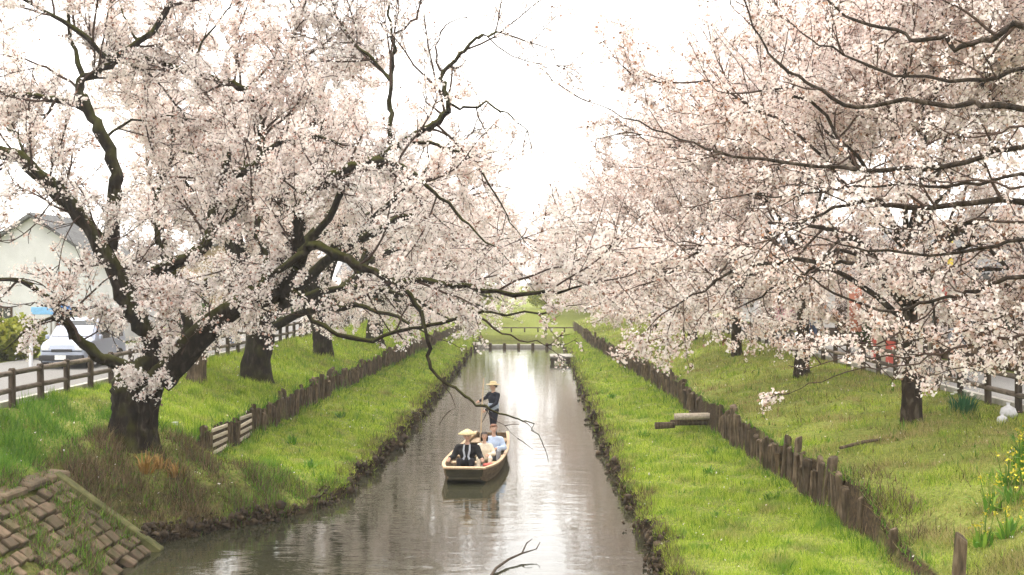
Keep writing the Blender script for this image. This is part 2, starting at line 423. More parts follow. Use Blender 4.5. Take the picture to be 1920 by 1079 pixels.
class Cherry:
    def __init__(s, seed, bloom=0.045, per=5, step=0.075, spread=0.035):
        s.r = np.random.default_rng(seed)
        s.thick, s.thin, s.anch, s.raw = [], [], [], []          # (pts, rad, sides) ... and blossom anchors
        s.bloom, s.per, s.step, s.spread = bloom, per, step, spread
    def poly(s, pts, rad, sides=None):
        m = rad.max()
        k = sides or (14 if m > .3 else 10 if m > .12 else 7 if m > .04 else 5 if m > .015 else 3)
        (s.thick if m > 0.035 else s.thin).append((pts, rad, k))
    def limb(s, pts, r0, r1, sub=3, wig=0.03):
        """traced limb -> smooth polyline"""
        pts = np.array(pts, float); n = len(pts)
        ext = np.vstack([2 * pts[0] - pts[1], pts, 2 * pts[-1] - pts[-2]])
        out = []
        for i in range(n - 1):
            p0, p1, p2, p3 = ext[i], ext[i + 1], ext[i + 2], ext[i + 3]
            for k in range(sub):
                t = k / sub
                out.append(0.5 * (2 * p1 + (p2 - p0) * t + (2 * p0 - 5 * p1 + 4 * p2 - p3) * t * t + (3 * p1 - p0 - 3 * p2 + p3) * t ** 3))
        out.append(pts[-1]); out = np.array(out)
        out[1:-1] += s.r.normal(0, wig, (len(out) - 2, 3)) * 0.6
        if np.ndim(r0): rad = np.interp(np.linspace(0, 1, len(out)), np.linspace(0, 1, len(r0)), r0)
        else: rad = np.linspace(r0, r1, len(out))
        rad = rad * (1 + s.r.normal(0, 0.07, len(rad)))
        s.poly(out, rad)
        return out, rad
    def grow(s, p, d, L, r, n, jit, up):
        pts = [np.array(p, float)]; d = unit(np.array(d, float)); st = L / n
        J = s.r.normal(0, jit, (n, 3))
        for i in range(n):
            d = d + J[i]; d[2] += up; d = unit(d)
            pts.append(pts[-1] + d * st)
        return np.array(pts), np.linspace(r, r * 0.35 + 0.0015, n + 1)
    def side(s, d, ang):
        a = s.r.normal(0, 1, 3); a = unit(a - d * a.dot(d))
        return unit(d * math.cos(ang) + a * math.sin(ang))
    def at(s, pts, t):
        x = t * (len(pts) - 1); i = min(int(x), len(pts) - 2); f = x - i
        return pts[i] * (1 - f) + pts[i + 1] * f, unit(pts[i + 1] - pts[i])
    def length(s, pts): return np.linalg.norm(np.diff(pts, axis=0), axis=1).sum()
    def bloom_on(s, pts, t0=0.0, dens=1.0):
        L = s.length(pts) * (1 - t0); k = s.r.poisson(L / s.step * dens)
        if k == 0: return
        t = s.r.uniform(t0, 1.04, k).clip(0, 1) * (len(pts) - 1)
        i = np.minimum(t.astype(int), len(pts) - 2); f = (t - i)[:, None]
        s.anch.append(pts[i] * (1 - f) + pts[i + 1] * f)
    def dress(s, pts, rad, dens=(2.6, 3.4, 5.0), lens=(1.9, 0.85, 0.36), t0=0.15, up=(0.05, 0.0, -0.02), blm=1.0, zmin=None, away=None):
        """side branches, twigs, spurs and blossoms along a limb"""
        n1 = s.r.poisson(s.length(pts) * (1 - t0) * dens[0])
        kids = [(pts[-1], unit(pts[-1] - pts[-2]), lens[0] * .7, rad[-1])]
        for _ in range(n1):
            t = s.r.uniform(t0, 1); p, d = s.at(pts, t); rr = np.interp(t * (len(rad) - 1), range(len(rad)), rad)
            kids.append((p, s.side(d, s.r.uniform(.6, 1.25)), lens[0] * s.r.uniform(.5, 1.25), min(rr * .6, 0.03)))
        for p, d, L, r in kids:
            if away is not None: d = unit(d + away)
            b1, r1 = s.grow(p, d, L, max(r, .012), 6, .13, up[0])
            if zmin is not None and b1[:, 2].min() < zmin: continue
            s.poly(b1, r1); s.bloom_on(b1, .35, .55 * blm)
            for _ in range(s.r.poisson(L * dens[1])):
                t = s.r.uniform(.12, 1); p2, d2 = s.at(b1, t)
                b2, r2 = s.grow(p2, s.side(d2, s.r.uniform(.5, 1.1)), lens[1] * s.r.uniform(.5, 1.3), .012, 4, .16, up[1])
                if zmin is not None and b2[:, 2].min() < zmin: continue
                s.poly(b2, r2); s.bloom_on(b2, .1, blm)
                for _ in range(s.r.poisson(s.length(b2) * dens[2])):
                    p3, d3 = s.at(b2, s.r.uniform(.1, 1))
                    b3, r3 = s.grow(p3, s.side(d3, s.r.uniform(.4, 1.1)), lens[2] * s.r.uniform(.4, 1.3), .0072, 2, .22, up[2])
                    s.poly(b3, r3); s.bloom_on(b3, .1, blm)
    def tubes(s, lst):
        V, Q, b = [], [], 0
        for p, r, k in lst:
            v, f = tube_np(p, r, k)
            if r.max() > .05: v = v + np.repeat(r, k)[:, None] * s.r.normal(0, .075, v.shape)
            V.append(v); Q.append(f + b); b += len(v)
        if lst is s.thick:
            for v, f in s.raw: V.append(v); Q.append(f + b); b += len(v)
        return np.vstack(V), np.vstack(Q)
    def petals(s):
        A = np.vstack(s.anch); n = len(A)
        A = A + s.r.normal(0, s.spread * .6, A.shape)
        C = np.repeat(A, s.per, 0) + s.r.normal(0, s.spread, (n * s.per, 3))
        m = len(C)
        u = s.r.normal(0, 1, (m, 3)); u /= np.linalg.norm(u, axis=1, keepdims=True)
        w = s.r.normal(0, 1, (m, 3)); w -= u * (w * u).sum(1, keepdims=True); w /= np.linalg.norm(w, axis=1, keepdims=True)
        nn = np.cross(u, w)
        sz = s.bloom * s.r.uniform(.55, 1.15, (m, 1)) * .62
        k = s.r.uniform(.75, 1.2, (m, 4, 1))
        V = np.stack([C + u * sz * k[:, 0], C + w * sz * k[:, 1] + nn * sz * .3, C - u * sz * k[:, 2], C - w * sz * k[:, 3] + nn * sz * .3], 1)
        return V.reshape(-1, 3), np.arange(m * 4).reshape(m, 4)
    def build(s, name, base, bmat, rz=0.0, bark='bark'):
        """parts are made about the base point"""
        root = empty(name, base, rz); b = np.array(base, float)
        v, f = s.tubes(s.thick); link('trunk', mesh_np('trunk', v - b, f, 4, M[bark], True), root)
        v, f = s.tubes(s.thin); tag(link('branches', mesh_np('branches', v - b, f, 4, M['twig'], True), root), kind='stuff')
        v, f = s.petals(); tag(link('crown', mesh_np('crown', v - b, f, 4, bmat), root), kind='stuff')
        return root

# ---- the old tree in the left foreground, limbs where they grow
T = Cherry(11, bloom=0.055, per=6, step=0.076, spread=0.045)
BASE_A = P(247, 868, 24.5)
def tr(l, Y0, Y1): return [P(x, y, Y0 + (Y1 - Y0) * i / (len(l) - 1)) for i, (x, y) in enumerate(l)]
def flare_trunk(t, pts, rad, flare, n=28, sub=5, lobes=5, ph=0.4):
    """fluted old trunk: rings whose lobes grow into root buttresses towards the ground"""
    pts = np.array(pts); m = (len(pts) - 1) * sub + 1
    u = np.linspace(0, len(pts) - 1, m); k = np.arange(len(pts))
    c = np.stack([np.interp(u, k, pts[:, a]) for a in range(3)], -1); r = np.interp(u, k, rad); fl = np.interp(u, k, flare)
    for _ in range(3):
        c[1:-1] = (c[:-2] + 2 * c[1:-1] + c[2:]) / 4; r[1:-1] = (r[:-2] + 2 * r[1:-1] + r[2:]) / 4
    a = np.arange(n) * 2 * np.pi / n
    A, U = np.meshgrid(a, u)
    R = r[:, None] * (1 + fl[:, None] * np.maximum(0, np.cos(lobes * A + ph + .25 * np.sin(1.3 * U))) ** 1.5 + .05 * np.sin(3 * A + 1.7 * U) + .035 * np.sin(7 * A - 2.3 * U + 1) + .035 * t.r.normal(0, 1, A.shape))
    v = np.stack([c[:, 0:1] + R * np.cos(A), c[:, 1:2] + R * np.sin(A), c[:, 2:3] + 0 * R], -1).reshape(-1, 3)
    ii = np.arange(m - 1)[:, None] * n; kk = np.arange(n)[None]
    f = np.stack([ii + kk, ii + (kk + 1) % n, ii + n + (kk + 1) % n, ii + n + kk], -1).reshape(-1, 4)
    t.raw.append((v, f))
flare_trunk(T, tr([(236, 915), (244, 885), (247, 855), (249, 815), (252, 770), (258, 730), (266, 700), (272, 678)], 24.5, 24.5),
            [.74, .60, .52, .46, .45, .48, .46, .26], [.75, .55, .36, .2, .12, .08, .1, .1])
LA = [
 # (trace, Y0, Y1, r0, r1, dress options)
 ([(268, 705), (290, 655), (266, 612), (240, 572), (216, 512), (190, 465), (150, 405), (104, 363), (52, 311), (0, 283), (-90, 262)], 24.4, 23.6, .22, .12, dict(t0=.3, blm=.75, dens=(2.0, 3.0, 4.5))),
 ([(245, 700), (215, 678), (179, 666), (143, 632), (126, 612), (90, 560), (40, 530), (-30, 520)], 24.3, 23.2, .15, .03, dict(t0=.3, zmin=2.7, blm=.5, dens=(1.6, 2.6, 3.5))),
 ([(126, 612), (95, 600), (60, 612), (20, 640), (-30, 665)], 23.4, 22.6, .04, .008, dict(t0=.1, zmin=2.6, lens=(.9, .5, .28), up=(-.03, -.02, -.02), dens=(3, 4, 5))),
 ([(150, 640), (120, 585), (70, 570), (30, 575)], 23.6, 23.0, .035, .008, dict(t0=.2, zmin=2.6, lens=(1.0, .55, .3), dens=(3, 4, 5))),
 ([(205, 470), (215, 430), (213, 363), (218, 322), (197, 260), (171, 218), (150, 171), (160, 146), (208, 119), (262, 80), (300, 45), (330, -20)], 24.3, 25.2, .16, .05, dict(t0=.3)),
 ([(160, 205), (104, 187), (52, 179), (-20, 176), (-90, 160)], 24.8, 24.2, .085, .035, dict(t0=.1)),
 ([(156, 142), (130, 72), (131, 0), (120, -60)], 24.9, 25.4, .06, .03, {}),
 ([(208, 115), (145, 57), (52, 5), (0, -30)], 24.9, 24.4, .06, .025, {}),
 ([(240, 560), (249, 535), (291, 514), (353, 483), (389, 462), (400, 425), (415, 353), (441, 327), (483, 306), (490, 270), (485, 208), (457, 171), (415, 153), (353, 137), (285, 114)], 24.4, 25.6, .16, .06, dict(t0=.25)),
 ([(490, 285), (540, 262), (590, 258), (640, 272)], 25.2, 25.0, .06, .025, {}),
 ([(486, 200), (520, 150), (545, 90), (560, 20), (575, -50)], 25.3, 25.6, .06, .025, {}),
 ([(298, 712), (330, 680), (400, 610), (470, 566), (540, 534), (559, 500), (557, 470), (559, 432), (563, 385), (591, 357), (637, 325), (675, 311), (705, 304), (740, 311), (772, 323), (814, 362), (851, 395), (897, 441), (948, 483)], 24.4, 22.8, [.30, .26, .205, .155, .125, .105, .085, .045, .026, .012], None, dict(t0=.35)),
 ([(651, 328), (633, 376), (605, 422), (580, 455), (566, 478)], 23.5, 23.5, .06, .085, dict(t0=.2)),
 ([(566, 478), (584, 459), (633, 478), (684, 503), (739, 531), (776, 524), (851, 531), (934, 550), (1013, 550), (1059, 543), (1115, 531)], 23.6, 22.4, .115, .018, dict(t0=.2, zmin=3.2)),
 ([(752, 530), (781, 570), (795, 608), (801, 650), (816, 695), (840, 723), (870, 740), (893, 757), (933, 772), (973, 787), (997, 797), (1017, 830)], 22.9, 22.2, .05, .008, 'bare'),
 ([(545, 545), (590, 600), (633, 626), (698, 633), (758, 619), (804, 608), (888, 589), (925, 587), (1013, 587), (1060, 575)], 23.8, 23.2, .06, .014, 'sparse'),
 ([(890, 590), (943, 622), (990, 640), (1040, 648)], 23.4, 23.2, .025, .008, 'sparse'),
 ([(827, 712), (850, 750), (845, 770)], 22.7, 22.6, .012, .005, 'bare'),
 ([(900, 758), (930, 790), (970, 822)], 22.5, 22.4, .01, .004, 'bare'),
 ([(690, 306), (740, 280), (793, 245), (820, 230), (836, 205), (836, 171), (833, 137), (860, 104), (894, 76), (908, 66), (940, 62)], 23.9, 24.6, .09, .022, dict(t0=.1, blm=.45, dens=(1.3, 2.2, 3.0))),
 ([(838, 201), (872, 202), (906, 197), (940, 205), (970, 226), (992, 257)], 24.4, 24.3, .035, .010, dict(blm=.25, dens=(1.1, 1.6, 2.0), lens=(.9, .5, .25))),
 ([(833, 137), (817, 104), (826, 60), (860, 35)], 24.5, 24.6, .03, .010, dict(blm=.3, dens=(1.1, 1.6, 2.0), lens=(1.0, .5, .25))),
 ([(712, 304), (728, 260), (732, 214), (732, 177), (733, 138), (738, 104), (737, 70), (727, 24), (729, -30)], 24.2, 25.0, .06, .025, dict(t0=.2, blm=.55)),
 ([(737, 70), (762, 46), (781, 24), (800, -30)], 24.7, 24.9, .03, .018, dict(blm=.4)),
 ([(731, 150), (701, 113), (661, 80), (640, 46), (600, 0)], 24.5, 25.0, .04, .018, dict(blm=.7)),
 ([(740, 270), (793, 266), (830, 278), (866, 289), (900, 321), (950, 400), (985, 455)], 24.0, 23.6, .045, .010, dict(blm=.8)),
 ([(400, 425), (440, 400), (455, 330), (465, 290)], 24.9, 25.5, .05, .02, {}),
 ([(470, 566), (500, 510), (480, 440), (500, 380), (540, 330)], 24.2, 25.5, .09, .03, {}),
 ([(330, 680), (350, 600), (330, 540), (300, 450), (290, 380), (320, 300)], 24.6, 26.2, .12, .04, dict(t0=.35)),
]
for l, y0, y1, r0, r1, opt in LA:
    pts, rad = T.limb(tr(l, y0, y1), r0, r1, wig=.05)
    if opt == 'bare': T.dress(pts, rad, dens=(.9, 1.2, 1.0), lens=(.55, .28, .15), t0=.3, blm=.12, up=(-.03, 0, 0))
    elif opt == 'sparse': T.dress(pts, rad, dens=(1.6, 2.0, 2.5), lens=(.7, .4, .2), t0=.3, blm=.45)
    else: T.dress(pts, rad, **{**dict(away=np.array([0, .17, .08])), **opt})
    if l[0] in ((268, 705), (240, 560)): T.dress(pts[6:20], rad[6:20], dens=(2.6, 4.0, 5.5), lens=(.9, .45, .25), t0=.1, away=np.array([.15, -.25, .05]), zmin=3.4)
    if np.ndim(r0): T.dress(pts[:34], rad[:34], dens=(2.4, 4.0, 5.5), lens=(.9, .45, .25), t0=.22, away=np.array([0, -.25, .05]), zmin=2.9)
for l, y0, y1 in (([(197, 260), (250, 230), (310, 215), (370, 225)], 25.0, 26.0), ([(150, 171), (90, 130), (30, 110), (-30, 100)], 24.9, 25.6), ([(208, 119), (270, 130), (330, 190), (360, 260)], 25.2, 26.4),
                  ([(353, 137), (380, 80), (420, 30), (450, -30)], 25.5, 26.2), ([(262, 80), (230, 30), (215, -30)], 25.0, 25.6), ([(52, 311), (30, 250), (-10, 220)], 23.9, 24.6),
                  ([(457, 171), (510, 120), (600, 90), (660, 110)], 25.5, 26.0), ([(104, 187), (70, 240), (20, 260)], 24.6, 25.2), ([(285, 114), (310, 60), (300, 0)], 25.6, 26.4)):
    pts, rad = T.limb(tr(l, y0, y1), .035, .010, wig=.05)
    T.dress(pts, rad, dens=(2.4, 3.4, 4.6), lens=(1.3, .7, .32), t0=.1, up=(.05, .02, 0))
for l, b_ in (([(140, 600), (95, 545), (45, 522), (-20, 528)], .6), ([(110, 368), (66, 420), (30, 450), (-10, 455)], .5), ([(150, 405), (120, 450), (110, 500)], .6)):
    pts, rad = T.limb(tr(l, 23.6, 23.0), .018, .006, wig=.03)
    T.dress(pts, rad, dens=(2.4, 3.0, 4.0), lens=(.7, .4, .22), t0=.1, blm=b_, zmin=3.2)
big = [p_ for p_, r_, k_ in T.thick + T.thin if len(p_) >= 7 and p_[:, 2].mean() > 5.0]
for k in range(260):                                     # long young shoots, nearly bare
    p, d = T.at(big[T.r.integers(len(big))], T.r.uniform(.3, 1))
    b, rr = T.grow(p, unit(d * .7 + [0, .1, .7] + T.r.normal(0, .35, 3)), T.r.uniform(.6, 1.5), .010, 5, .07, .01)
    T.poly(b, rr); T.bloom_on(b, .1, .25)
# short flowering side shoots in front of the lower limbs
for l in ([(262, 612), (220, 590), (180, 575), (140, 585)], [(240, 572), (285, 560), (330, 565)], [(216, 512), (260, 490), (300, 440)], [(190, 465), (250, 430), (290, 400)],
          [(400, 610), (380, 560), (340, 540)], [(450, 575), (460, 610), (500, 600)], [(353, 483), (330, 520), (300, 560)], [(150, 640), (190, 620), (230, 640)],
          [(540, 534), (500, 500), (450, 490)], [(330, 680), (350, 640), (330, 600)], [(104, 363), (150, 350), (190, 390)], [(470, 566), (520, 590), (580, 590)], [(559, 432), (520, 440), (470, 450)]):
    pts, rad = T.limb(tr(l, 24.15, 23.3), .022, .007, wig=.03)
    T.dress(pts, rad, dens=(4.2, 4.2, 5.0), lens=(.55, .36, .22), t0=.1, blm=1.15, zmin=2.9)
# a spray of blossom sprouting from the trunk itself
for px, py in ((262, 700), (285, 715), (250, 690), (280, 690), (300, 700)):
    b, r = T.grow(P(px, py, 24.0), (0.1, -1, -.1), .35, .008, 3, .2, -.12); T.poly(b, r)
    for _ in range(4):
        b2, r2 = T.grow(b[2], T.side(unit(b[2] - b[0]), 1.0), .35, .006, 3, .2, -.12); T.poly(b2, r2); T.bloom_on(b2, 0, 1.8)
ta = T.build('cherry_tree', BASE_A, M['blossom'])
tag(ta, 'old cherry tree with thick dark leaning trunk nearest on the left bank', 'tree', 'cherry trees along the left bank')

# ---- generic row trees: a short trunk, limbs that arch out towards the river (+x locally)
def row_tree(seed, trunk_r, lean, reach, height, back, bloom, per, step, nl=6, nskirt=7, dens=(1.6, 2.8, 3.8), rup=None, sprig=.05, lr=.5, forkz=1.9, whips=0):
    rup = rup or reach
    t = Cherry(seed, bloom=bloom, per=per, step=step, spread=.05)
    r = t.r
    fork = np.array([lean * .25, r.normal(0, .15), forkz])
    flare_trunk(t, [np.array(q_, float) for q_ in ((0, 0, -.5), (0, 0, -.1), (0, 0, .25), (lean * .05, 0, .7), (lean * .15, 0, forkz * .68), fork, fork + [0, 0, .3])], [trunk_r * q_ for q_ in ((1.35, 1.15, 1, .93, .93, 1, .6) if forkz < 2.5 else (1.4, 1.2, 1.05, 1.0, .75, .5, .3))], [.5, .3, .15, .08, .06, .08, .05], n=16, sub=3, ph=seed)
    for k in range(nl):
        a = (k / nl) * 2 * math.pi + r.uniform(-.3, .3)
        fx = max(0, math.cos(a))
        R = back + (rup - back) * fx ** .8
        el = r.uniform(.55, 1.0)
        tip = fork + np.array([math.cos(a) * R, math.sin(a) * R * .85, height * el * (1 - .45 * fx)])
        m1 = fork + (tip - fork) * .3 + np.array([0, 0, height * .16 * r.uniform(.4, 1.2)]) + r.normal(0, .25, 3)
        m2 = fork + (tip - fork) * .65 + np.array([0, 0, height * .16 * r.uniform(.5, 1.2)]) + r.normal(0, .3, 3)
        pts, rad = t.limb([fork, m1, m2, tip], trunk_r * lr, .022, sub=5, wig=.08)
        t.dress(pts, rad, dens=dens, lens=(2.3, 1.05, .42), t0=.22, zmin=1.0, up=(sprig, sprig * .4, 0))
        for _ in range(2):                                # a secondary limb off each
            p, d = t.at(pts, r.uniform(.25, .5))
            b, rr = t.grow(p, unit(d + r.normal(0, .5, 3) + [0, 0, .35]), R * .55, trunk_r * lr * .55, 7, .12, .06)
            rr = np.maximum(rr, .02); t.poly(b, rr); t.dress(b, rr, dens=dens, lens=(2.0, 1.0, .42), t0=.15, zmin=1.0, up=(sprig, sprig * .4, 0))
    for k in range(nskirt):                              # low boughs that arch out and hang
        a = ((k + .5) / nskirt) * 2 * math.pi + r.uniform(-.25, .25)
        R = (back + (reach - back) * max(0, math.cos(a))) * r.uniform(.8, 1.02)
        z0 = fork + np.array([0, 0, r.uniform(-.3, .5)]) if forkz < 2.5 else np.array([lean * .15, 0, r.uniform(1.9, forkz)])
        tip = np.array([fork[0] + math.cos(a) * R, math.sin(a) * R * .9, r.uniform(1.5, 2.6) + (k % 2) * (forkz - 1.9) * .6])
        m1 = z0 + (tip - z0) * .35 + np.array([0, 0, r.uniform(.7, 1.3)]); m2 = z0 + (tip - z0) * .7 + np.array([0, 0, r.uniform(.5, 1.1)])
        pts, rad = t.limb([z0, m1, m2, tip], trunk_r * .33, .018, sub=5, wig=.06)
        t.dress(pts, rad, dens=dens, lens=(1.6, .8, .38), t0=.28, zmin=1.05, up=(-.03, -.03, -.04), blm=1.0 if forkz < 2.5 else .92)
    big = [p_ for p_, r_, k_ in t.thick + t.thin if len(p_) >= 7]
    for k in range(whips):                               # long straight young shoots
        p, d = t.at(big[r.integers(len(big))], r.uniform(.3, 1))
        o_ = unit(np.array([p[0], p[1], 0]) + 1e-3)
        b, rr = t.grow(p, unit(d * .6 + o_ * .5 + [0, 0, .9] + r.normal(0, .2, 3)), r.uniform(.9, 2.0), .010, 5, .04, .02)
        t.poly(b, rr); t.bloom_on(b, .15, .35)
    for k in range(2):                                   # leaders
        b, rr = t.grow(fork, (r.normal(0, .3), r.normal(0, .3), 1), height * .85, trunk_r * lr, 9, .10, .03)
        rr = np.maximum(rr, .02); t.poly(b, rr); t.dress(b, rr, dens=dens, lens=(2.2, 1.0, .42), t0=.25)
    return t

def copy_tree(o, loc, rz, sc=1.0):
    c = o.copy(); COL.objects.link(c); c.location = loc; c.rotation_euler = (0, 0, rz); c.scale = (sc, sc, sc)
    for ch in o.children:
        d = ch.copy(); COL.objects.link(d); d.parent = c
    return c
def ground_at(x, y): return float(hgt(x, y))

PI = math.pi
left_y = [(37, -8.75), (49, -8.75), (61, -8.3), (74, -8.0), (88, -8.2), (104, -9.5)]
pr = [row_tree(21, .46, .8, 7.2, 8.2, 4.2, .066, 6, .088), row_tree(22, .40, -.4, 6.8, 8.6, 4.5, .074, 6, .098)]
protos = []
left_labels = ['stout mossy cherry trunk just behind the foreground tree on the left bank',
               'third cherry tree along the left bank, dark trunk on bright grass',
               'fourth cherry tree along the left bank, counted from the foreground',
               'fifth cherry tree along the left bank, counted from the foreground',
               'sixth cherry tree along the left bank, far up the river',
               'farthest cherry tree on the left, where the river bends']
for i, (y, x) in enumerate(left_y):
    loc = (x, y, ground_at(x, y) - .02)
    if i < 2:
        t = pr[i].build('cherry_tree', (0, 0, 0), M['blossom']); t.location = loc; protos.append(t)
        t.rotation_euler = (0, 0, .15 if i else -.1)
    else:
        t = copy_tree(protos[i % 2], loc, (-1) ** i * .22 + .1 * i, 1.0 - .03 * (i == 3))
    tag(t, left_labels[i], 'tree', 'cherry trees along the left bank')

pr = [row_tree(31, .19, .3, 5.2, 6.8, 4.2, .062, 5, .083, nl=8, nskirt=12, forkz=3.5, rup=4.3, sprig=.12, lr=.24, whips=190, dens=(1.7, 3.2, 4.6)), row_tree(32, .21, -.2, 4.9, 7.2, 4.4, .070, 5, .090, nl=8, nskirt=12, forkz=3.3, rup=4.2, sprig=.12, lr=.24, whips=190, dens=(1.7, 3.2, 4.4))]
right_y = [(24.0, 7.75), (34.5, 7.9), (45, 7.8), (56, 7.6), (68, 7.0), (81, 6.8), (95, 6.8), (110, 5.0)]
right_labels = ['cherry tree with bare dark trunk beside the daffodil clump on the right bank',
                'second cherry tree along the right bank, behind the one by the daffodils',
                'third cherry tree along the right bank, counted from the daffodils',
                'fourth cherry tree along the right bank, counted from the daffodils',
                'fifth cherry tree along the right bank, counted from the daffodils',
                'sixth cherry tree along the right bank, counted from the daffodils',
                'seventh cherry tree along the right bank, far up the river',
                'farthest cherry tree on the right, where the river bends']
protos = []
for i, (y, x) in enumerate(right_y):
    loc = (x, y, ground_at(x, y) - .02)
    if i < 2:
        t = pr[i].build('cherry_tree', (0, 0, 0), M['blossom_pink'], bark='bark_plain'); t.location = loc; protos.append(t)
        t.rotation_euler = (0, 0, PI + (.1 if i else -.05))
    else:
        t = copy_tree(protos[i % 2], loc, PI + (-1) ** i * .3 + .07 * i, .96 + .02 * (i % 3))
    tag(t, right_labels[i], 'tree', 'cherry trees along the right bank')
for i, (x, y, rz, lb) in enumerate(((-6.0, 122, .6, 'left one of the two tall cherry trees closing the view beyond the footbridge'), (7.6, 124, 2.2, 'right one of the two tall cherry trees closing the view beyond the footbridge'))):
    tag(copy_tree(protos[i % 2], (x, y, ground_at(x, y) - .05), rz, .85 if i < 2 else .72), lb, 'tree', 'cherry trees beyond the footbridge')

# ---- the tree just outside the frame on the right: its long boughs reach in over the grass
T = Cherry(41, bloom=0.048, per=6, step=0.072, spread=.038)
xb, yb = 9.2, 15.6
zb = ground_at(xb, yb)
bs = np.array([xb, yb, zb])
T.limb([bs + [0, 0, -.4], bs, bs + [-.1, 0, 1.0], bs + [-.25, 0, 2.0], bs + [-.3, 0, 3.2], bs + [-.2, .1, 4.6], bs + [0, .2, 6.4]], [.42, .33, .28, .26, .22, .17, .08], None, sub=4, wig=.01)
def tk(z): return bs + [-.25, 0, z]
LR = [
 ([(1920, 279), (1841, 292), (1735, 315), (1619, 320), (1494, 308), (1401, 296), (1322, 280), (1253, 250), (1169, 218), (1100, 190)], 15.6, 17.2, 3.6, .05, .006, dict(blm=.55, dens=(1.5, 2.2, 3.5), lens=(.85, .5, .25))),
 ([(1920, 380), (1795, 384), (1670, 387), (1642, 376), (1563, 389), (1500, 420), (1440, 455)], 15.8, 17.0, 3.0, .06, .008, dict(blm=.7, dens=(1.6, 2.6, 4), lens=(.8, .5, .25))),
 ([(1920, 204), (1841, 197), (1786, 199), (1700, 188), (1605, 202), (1540, 171), (1494, 144), (1452, 111), (1424, 70), (1396, 0), (1380, -50)], 15.6, 17.5, 4.0, .05, .010, dict(blm=.5, dens=(1.5, 2.4, 3.5), lens=(.9, .5, .25))),
 ([(1920, 51), (1883, 56), (1841, 76), (1790, 90), (1772, 72), (1725, 72), (1679, 58), (1600, 39), (1563, 14), (1520, -30)], 15.7, 17.0, 4.8, .055, .015, dict(blm=.5, dens=(1.6, 2.4, 3.5), lens=(.9, .5, .25))),
 ([(1920, 450), (1841, 472), (1702, 472), (1600, 465), (1510, 440)], 15.5, 16.4, 2.6, .04, .008, dict(blm=.6, dens=(1.6, 2.4, 3.5), lens=(.7, .4, .22))),
 ([(1920, 517), (1830, 547), (1780, 563), (1730, 573), (1670, 583), (1594, 563), (1523, 523), (1490, 497)], 15.5, 17.0, 2.2, .04, .010, dict(blm=.7, dens=(1.5, 2.6, 4), lens=(.6, .38, .22))),
 ([(1814, 553), (1764, 573), (1670, 630), (1600, 645), (1520, 640)], 15.6, 16.4, None, .02, .006, dict(blm=.9, dens=(2, 3, 4.5), lens=(.5, .35, .2))),
 ([(1920, 628), (1850, 640), (1760, 660), (1690, 672), (1600, 672), (1520, 690)], 15.2, 16.2, 1.7, .03, .006, dict(blm=1.15, dens=(2.6, 3.6, 5.5), lens=(.45, .35, .2), zmin=2.55)),
 ([(1760, 660), (1700, 690), (1620, 690), (1540, 715), (1480, 738)], 15.4, 16.0, None, .014, .005, dict(blm=1.2, dens=(2.2, 3.6, 5), lens=(.32, .24, .16), up=(-.01, 0, 0))),
 ([(1920, 660), (1860, 675), (1800, 690), (1740, 705)], 15.2, 15.5, 1.6, .02, .006, dict(blm=1.2, dens=(2.6, 3.6, 5.5), lens=(.4, .3, .2), zmin=2.9)),
 ([(1920, 590), (1840, 610), (1760, 625), (1650, 650)], 15.3, 15.9, 2.0, .025, .006, dict(blm=1.0, dens=(2.2, 3.4, 5), lens=(.45, .35, .2))),
 ([(1990, 420), (1930, 415), (1850, 410), (1780, 425), (1700, 430)], 15.2, 16.0, None, .03, .008, dict(blm=1.0, dens=(2.6, 3.4, 5), lens=(.6, .4, .25))),
 ([(2000, 330), (1920, 350), (1840, 335), (1760, 340)], 15.0, 15.8, None, .03, .008, dict(blm=1.0, dens=(2.4, 3.4, 5), lens=(.6, .4, .25))),
 ([(2000, 240), (1920, 240), (1850, 255), (1780, 250)], 15.0, 15.8, None, .03, .008, dict(blm=.8, dens=(2.4, 3.4, 5), lens=(.6, .4, .25))),
 ([(1920, 130), (1850, 150), (1740, 150), (1640, 130), (1560, 95), (1500, 60)], 15.8, 17.3, 4.4, .045, .01, dict(blm=.5, dens=(1.5, 2.2, 3.2), lens=(.9, .5, .25))),
 ([(1920, 330), (1840, 345), (1740, 350), (1600, 350), (1450, 365), (1340, 375)], 15.4, 17.3, 3.3, .035, .008, dict(blm=.55, dens=(1.5, 2.2, 3.5), lens=(.8, .5, .25))),
]
for l, y0, y1, z, r0, r1, opt in LR:
    path = tr(l, y0, y1)
    if z is not None: path = [tk(z)] + [(tk(z) + path[0]) / 2 + np.array([0, 0, .05])] + path
    pts, rad = T.limb(path, r0 * (1.0 if z else .9), r1, wig=.035)
    T.dress(pts, rad, **{**dict(t0=.2), **opt})
for a in range(5):                                        # the rest of its crown, out of the frame
    b, rr = T.grow(bs + [-.2, 0, 3.5 + .5 * a], (math.cos(a * 1.1 - 1.6) + .4, math.sin(a * 1.1 - 1.9), .8), 3.2, .09, 7, .1, .02)
    T.poly(b, rr); T.dress(b, rr, dens=(1.4, 2.2, 3), lens=(1.2, .7, .3), blm=.5, away=np.array([.5, 0, 0]))
t = T.build('cherry_tree', bs, M['blossom_pink'], bark='bark_plain')
tag(t, 'cherry tree beyond the right edge whose long thin boughs reach in over the bank', 'tree', 'cherry trees along the right bank')

